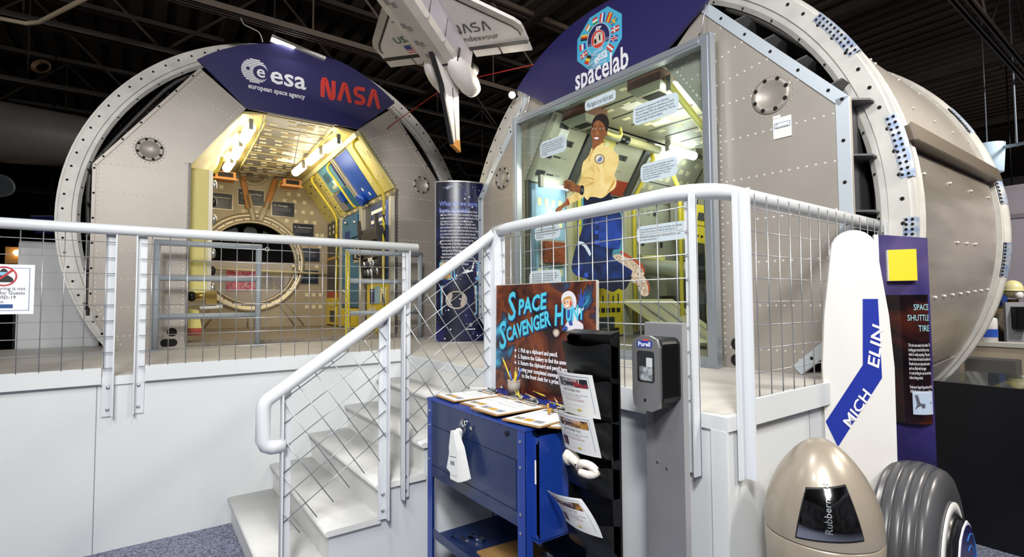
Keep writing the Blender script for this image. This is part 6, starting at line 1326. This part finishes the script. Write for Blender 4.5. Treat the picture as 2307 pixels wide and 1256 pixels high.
# tyre
tc = V((2.90, .85, .412)); ta = V((.087, -.996, .0)).normalized(); RUB = mat('tyre_rubber', '4d4d50', .3, var=.12, scale=8); FT_ = Fr(tc, V((ta.y, -ta.x, 0)), (0, 0, 1), ta)
ty = thing('tyre_exhibit', 'large black ribbed aircraft tyre standing on the carpet at the lower right', 'tyre', (tc.x, tc.y, 0))
pr = [(.22, -.11), (.27, -.122), (.33, -.122), (.37, -.108), (.39, -.09)]
for x in (-.068, -.024, .020, .062): q_ = lambda h: .411-.022*(h/.09)**2; pr += [(q_(x-.022), x-.022), (q_(x-.004), x-.004), (q_(x)-.007, x-.003), (q_(x)-.007, x+.003), (q_(x+.004), x+.004)]
pr += [(.39, .09), (.37, .108), (.33, .122), (.27, .122), (.22, .11)]
MB().lathe(pr, RUB, FT_, 72).build('tread', ty)
MB().lathe([(.262, .1225), (.262, .128), (.225, .132), (.215, .11)], mat('whitewall', 'd9d9d6', .4), FT_, 64).build('white_ring', ty)
m = MB(); m.lathe([(.222, .11), (.215, .135), (.20, .15), (.19, .14), (.0, .14), (.0, -.11), (.22, -.11)], mat('rim_black', '202022', .3, .3), FT_, 48); m.build('rim', ty)
m = MB(); N_g = 14; rr_ = [.19 if i % 2 else .197 for i in range(N_g)]; m.prism([FT_(rr_[i]*cos(2*PI*i/N_g), rr_[i]*sin(2*PI*i/N_g), .165) for i in range(N_g)], ta*.006, SWH); m.prism([FT_(.182*cos(2*PI*i/24), .182*sin(2*PI*i/24), .1712) for i in range(24)], ta*.002, mat('hub_print_navy', '1d1a52', .3))
for k, rr in enumerate((.15, .1)): m.tube([FT_(-.05+rr*cos(t*PI/12+1.2), rr*sin(t*PI/12+1.2)-.02, .174) for t in range(14)], .003, mat('hub_line_blue', '2f6fc0', .4), 4)
textmb('TOUCH', Fr(FT_(.1, -.08, .1745), -FT_.x, FT_.y), .05, mat('hub_cyan', '6fd0d0', .4), mb=m, width=.16); m.build('hub_print', ty)
# board behind the standee with yellow square and tyre poster
A_, B_ = dep(1976, 530, 2.80), dep(2050, 545, 2.74); ex = V((B_.x-A_.x, B_.y-A_.y, 0)).normalized(); n_ = V((ex.y, -ex.x, 0)); n_ = n_ if n_.dot(FW) < 0 else -n_
A0 = V((A_.x, A_.y, 0)); bw = .215; FK = Fr(A0, ex, (0, 0, 1)); FK.z = n_
t = thing('purple_board', 'tall dark purple board on the floor behind the white rounded display board', 'display board', A0+ex*bw/2)
PUR = ramp_mat('purple_print', [(.3, '1c1648'), (.5, '2a2060'), (.7, '5a4a78')], 2.0, .4, 3, .5); m = MB(); zt1 = at(1976, 530, 'x', A_.x).z
m.prism([FK(0, 0), FK(bw, 0), FK(bw, zt1-.03), FK(0, zt1)], n_*.02, PUR); m.build('panel', t); MB().box(-.02, 0, 0, zt1, -.005, .025, SWH, FK).build('white_edge', t)
a = FK(.03, 1.675, .021); t = thing('yellow_square', 'plain yellow square plate on the purple board above the curved tyre poster', 'plate', a); m = MB(); m.box(0, .125, 0, .165, 0, .035, mat('plate_white', 'e8e6e2', .5), Fr(a, ex, (0, 0, 1), n_)); m.box(.004, .125, 0, .165, .035, .04, mat('plate_yellow', 'e2d020', .45), Fr(a, ex, (0, 0, 1), n_)); m.build('plate', t)
p0, zb, zt2, pw_ = FK(.02, 0, .03), .93, 1.60, .225
def TP(a, b, c=0): k = a/pw_; return p0 + ex*(a*(1-.12*k*k)) + n_*(.05*sin(k*PI*.75)-.06*k*k+c) + V((0, 0, b))
t = thing('tyre_poster', 'curved dark poster with cyan title and shuttle landing picture beside the white display board', 'poster', p0+V((0, 0, zb)))
m = MB(); n = 12; vs = [TP(pw_*i/n, b, c) for c in (0, -.006) for b in (zb, zt2) for i in range(n+1)]; k = n+1; m.add(vs, [(i, i+1, k+i+1, k+i) for i in range(n)]+[(2*k+i, 3*k+i, 3*k+i+1, 2*k+i+1) for i in range(n)], ramp_mat('tyre_poster_print', [(.3, '0c0a10'), (.48, '1c1216'), (.6, '4a2018'), (.75, '10223a')], 4, .15, 6, 1), True); m.build('print_sheet', t)
CY2 = mat('poster_pale_cyan', '9ad4e0', .4)
for tx, b, w in (('SPACE', 1.52, .09), ('SHUTTLE', 1.465, .12), ('TIRE', 1.41, .07)): textmb(tx, lambda x, y, z, w=w, b=b: TP(pw_-.02-w+x, b+y, .003), 0.045, CY2, width=w).build('title_word', t)
m = textmb('This tire was used on the orbiter. The\nlanding gear tires look like car tires,\nwhich is really surprising. They carry\nthree times the load of an airliner tire.\nShuttle tires are only used one time\nand are filled with nitrogen.\nA nose landing tire can be used twice\nbefore being retired.\n\nEndeavour began flying missions in May\n1992. The final mission was in 2011.', lambda x, y, z: TP(.085+x, 1.33+y, .003), .024, SWH, width=.125); m.build('lettering', t)
m = MB(); m.add([TP(.095+.115*i/6, .98+.12*j, .003) for j in (0, 1) for i in range(7)], [(i, i+1, 8+i, 7+i) for i in range(6)], mat('poster_sky', 'b4c4d8', .5), True); m.poly([TP(.1+a*.1, .995+b*.09, .004) for a, b in ((.05, .15), (.5, .2), (1, .45), (.95, .55), (.5, .45), (.3, .5), (.2, .95), (.05, .95), (.15, .4))], mat('poster_orbiter', '5a5a66', .5)); m.build('landing_picture', t)
for a, b in ((0, zb), (pw_, zb)): pass
# counter
ct = thing('display_counter', 'long black display counter with a glass top at the right edge', 'counter', (4.8, 0, 0)); BLKM = mat('counter_black', '05060c', .35)
MB().box(4.385, 5.2, -2.6, 1.16, 0, .95, BLKM).build('body', ct); MB().box(4.385, 4.40, -2.6, 1.16, .95, 1.02, BLKM).build('front_lip', ct); MB().box(4.40, 5.2, -2.6, 1.16, 1.012, 1.02, glass_mat('counter_glass', 'eef4f2', .1)).build('glass_top', ct)
for i, (x, y, w, d, h, mt, lab) in enumerate(((4.62, .62, .16, .2, .05, PAPER, 'white boxed item inside the black counter'), (4.62, .40, .14, .2, .05, GRY, 'grey boxed item inside the black counter'), (4.75, -.1, .3, .3, .03, mat('map_print', 'b4a48c', .6), 'tan printed sheet inside the black counter'), (4.85, .9, .5, .05, .03, mat('gold_bar', 'c8a848', .3, .8), 'long golden bar inside the black counter near its left end'))):
    MB().box(x-w/2, x+w/2, y-d/2, y+d/2, .951, .951+h, mt).build(('boxed_item', 'boxed_item', 'printed_sheet', 'gold_bar')[i], label=lab, cat=('box', 'box', 'sheet', 'bar')[i])
# ================================================================ BACKGROUND RIGHT
WG = mat('partition_grey', '8e888d', .7); struct('wall_partition', MB().box(12.6, 12.8, -6, 4.2, 0, 3.6, WG))
struct('trim_1', MB().box(12.57, 12.6, -6, 4.2, 3.0, 3.08, mat('partition_trim', '6f6a70', .6)))
LW = mat('low_wall_beige', 'c2b49c', .6); m = MB(); m.box(8.6, 8.8, -3, 2.0, 0, .98, LW); m.box(8.56, 8.84, -3, 2.0, .98, 1.03, mat('low_wall_cap', 'd8d4ca', .5)); m.build('low_wall', label='low beige half wall with pale cap behind the right module', cat='wall')
m = MB(); m.box(7.6, 7.9, 1.30, 1.72, .0, .9, mat('crate_dark_grey', '5a5855', .6)); m.build('grey_crate', label='dark grey crate in front of the low beige wall', cat='crate')
def dptz(px, py, D): return dep(px, py, D)
q = dep(2283, 690, 8.0); t = thing('mannequin', 'mannequin with cream flight helmet and dark jacket behind the low wall', 'mannequin', (q.x, q.y, 0)); HM = mat('helmet_cream', 'd9cf96', .4)
m = MB(); F = Fr((q.x, q.y, 0), RT, -FW, (0, 0, 1)); m.lathe([(.16, .1), (.2, .8), (.22, 1.1), (.24, 1.3), (.2, 1.42), (.07, 1.5), (.06, 1.56)], mat('dark_jacket', '2a241e', .7, hex2='5a4a2a', scale=18), F, 16); 
for s in (-1, 1): m.tube([F(s*.2, 0, 1.38), F(s*.31, .05, 1.15), F(s*.25, .22, 1.0)], [.085, .07, .05], mat('dark_jacket', '2a241e'), 8)
m.build('dressed_torso', t); m = MB(); m.ball(F(0, 0, 1.72), .115, .13, .14, HM, 14, 10); m.lathe([(.12, 1.7), (.15, 1.69), (.12, 1.72)], HM, F, 16); m.ball(F(-.0, .09, 1.63), .07, .06, .07, mat('mask_white', 'dedad2', .5), 10, 8); m.build('helmet', t)
q = dep(2287, 770, 7.2); t = thing('dispenser_stand', 'grey upright dispenser stand in the background beside the mannequin', 'stand', (q.x, q.y, 0)); F = Fr((q.x, q.y, 0), RT, -FW, (0, 0, 1)); MB().box(-.13, .13, -.02, .02, 0, 1.52, DG, F).build('upright', t); MB().box(-.06, .12, .02, .12, 1.15, 1.46, BLK, F).build('dispenser_head', t)
q = at(2222, 750, 'x', 8.7); m = MB(); m.lathe([(0, 0), (.11, 0), (.11, .28), (.1, .3), (0, .3)], PWH, Fr((q.x, q.y, 1.031), (1, 0, 0), (0, 1, 0)), 20); m.lathe([(.112, .06), (.112, .16)], PBL, Fr((q.x, q.y, 1.031), (1, 0, 0), (0, 1, 0)), 20); MBk = m.build('white_tub', label='white tub with blue band standing on the low beige wall', cat='tub')
q = dep(2242, 640, 8.4); m = MB(); F = Fr((q.x, q.y, 0), RT, -FW, (0, 0, 1)); m.box(-.1, .1, -.1, .1, 0, 2.0, mat('column_blue', '223a7a', .5), F); m.build('blue_column', label='blue and dark column behind the low wall beside the mannequin', cat='column')
q = dep(2225, 345, 7.6); m = MB(); m.lathe([(.2, .12), (.17, -.3), (.0, -.3), (.0, .1)], mat('shade_pale_blue', 'c3dcea', .4, emit=.25), Fr(q, (1, 0, 0), (0, 1, 0)), 24); m.tube([q+V((0, 0, .1)), V((q.x, q.y, 5.85))], .008, GREYP, 5); m.build('hanging_lamp', label='pale blue hanging lamp shade beyond the right module', cat='lamp')
a, b = dep(2195, 345, 7.9), dep(2330, 318, 7.0); m = MB().tube([a, b+(b-a)*1.0], .025, GREYP, 8); m.build('ceiling_pipe', label='thin horizontal grey pipe crossing in front of the hanging lamp shade', cat='pipe')
q = dep(2291, 330, 7.3); MB().tube([q, V((q.x, q.y, 5.95))], .012, GREYP, 6).build('hanging_rod', label='thin vertical rod hanging from the roof at the far right', cat='rod')
q = dep(2290, 480, 9.5); m = MB(); m.ball(q, .06, .06, .05, mat('spot_glow', 'ffd890', .4, emit=12), 10, 6); m.cyl(q+V((.0, .0, .04)), q+V((.05, .05, .2)), .06, BLK, 10); m.tube([q+V((.05, .05, .2)), V((q.x+.05, q.y+.05, 5.98))], .012, BLK, 5); m.build('spot_lamp', label='small glowing spot lamp at the far right below the roof', cat='lamp')
m = MB().tube(spline([wm(ml) @ V((1.5, .25, 3.75)), wm(ml) @ V((1.85, .1, 3.2)), wm(ml) @ V((2.0, -.1, 2.95)), V((3.3, 5.6, 2.85)), V((3.42, 5.3, 2.95)), V((3.5, 5.0, 3.3))], 5, False), .010, BLK, 6); m.build('power_cable', label='thin black cable drooping between the rings of the two modules above the banner', cat='cable')
# ================================================================ BACKGROUND LEFT AND ROOF
q = dep(20, 300, 7.2); a = V((-.96, .28, .06)).normalized(); t = MB(); t.lathe([(0, -1.6), (.2, -1.5), (.36, -1.0), (.42, .0), (.42, 3.5), (0, 3.6)], mat('aircraft_grey', '7d756e', .5, .1, var=.15, scale=2), Fr(q, *perp(a)), 40); t.build('hanging_aircraft', label='grey aircraft fuselage hanging behind the left module under the roof', cat='aircraft')
q = dep(4, 418, 7.6); d = V((.5, -.86, .05)).normalized(); m = MB(); F = Fr(q, *perp(d)); m.lathe([(.12, -1.2), (.165, .0), (.145, .0), (.12, -.5)], mat('tube_grey', '8d9093', .4, .4), F, 24); m.lathe([(.146, -.02), (0, -.02)], mat('tube_inner', '4f5658', .6), F, 24); m.build('tube_fitting', label='open grey tube end at the left edge beside the module ring', cat='tube')
q = dep(92, 150, 7.0); m = MB()
for k in range(4): m.tube([q + RT*(.13-.008*k)*cos(t*PI/8) + V((0, 0, 1))*(.085-.006*k)*sin(t*PI/8) + FW*.01*k for t in range(16)], .012, mat('coil_tan', '8a6a4a', .6), 6, closed=True)
m.tube([q+V((0, 0, .08)), V((q.x, q.y, 4.64))], .004, mat('hanging_cable', '3a3836'), 4); m.build('cable_coil', label='tan coil of cable hanging from the roof at the upper left', cat='cable')
m = MB().tube([at(-30, 36, 'z', 4.55), at(60, 53, 'z', 4.55), at(88, 50, 'z', 4.55), at(185, 0, 'z', 4.57), at(240, -30, 'z', 4.6)], .022, mat('bent_conduit', 'c0ae94', .5), 8); m.build('bent_conduit', label='pale bent conduit pipe under the roof at the upper left corner', cat='pipe')
m = MB().tube(spline([at(542, 40, 'z', 4.6), at(550, 55, 'z', 4.5), at(570, 65, 'z', 4.45), at(585, 75, 'z', 4.4), at(592, 95, 'z', 4.3)], 5, False), .006, mat('lamp_wire', 'b8b0a4', .5), 5); m.build('loose_wire', label='thin pale cord looping from the truss to the lamp on the left sign', cat='cord')
m = MB(); m.tube([dep(1015, 188, 6.2), dep(905, 265, 6.6), dep(860, 300, 6.9)], .006, mat('red_cord', 'b02a20', .5), 5); m.tube([dep(1015, 188, 6.2), dep(1205, 145, 5.6)], .006, mat('red_cord', 'b02a20'), 5); m.build('red_rope', label='thin red rope stretched under the roof behind the shuttle model', cat='rope')
m = MB(); a, b = at(42, 560, 'y', 7.45), at(150, 560, 'y', 7.45); m.box(a.x, b.x+.3, 7.44, 7.56, .0, 2.18, WHITE); m.tube([V((a.x, 7.44+.06, 2.2)), V((b.x+.3, 7.5, 2.2))], .06, WHITE, 12); m.build('white_partition', label='low white partition with rounded top behind the ring of the left module', cat='partition')
for i, (px, py, w, h, lab) in enumerate(((97, 493, .34, .07, 'upper of two dark blue plates above the white partition'), (102, 522, .3, .06, 'lower of two dark blue plates above the white partition'))):
    q = dep(px, py, 7.8); F = Fr(q, RT, UP); m = MB(); m.box(-w/2, w/2, -h/2, h/2, 0, .02, mat('plate_navy', '2a2a66', .4), F); m.box(-w/2, w/2, h/2, h/2+.008, 0, .022, GREYP, F); m.tube([F(w*.3, 0, .01), V((F(w*.3, 0, .01).x, F(w*.3, 0, .01).y, 5.98))], .006, BLK, 4); m.build('blue_plate', label=lab, cat='plate', group='blue plates beyond the left railing')
q = dep(38, 570, 8.6); m = MB(); m.ball(q, .05, .05, .05, mat('spot_glow', 'ffd890'), 10, 6); m.box(q.x-.15, q.x+.2, q.y+.06, q.y+.12, q.z-.18, q.z+.1, mat('gold_panel', 'a87a34', .4, .3)); m.box(q.x-.03, q.x+.03, q.y+.07, q.y+.11, 0, q.z-.18, BLK); m.build('gold_display', label='golden lit display in the dark at the left edge above the mask sign', cat='display')
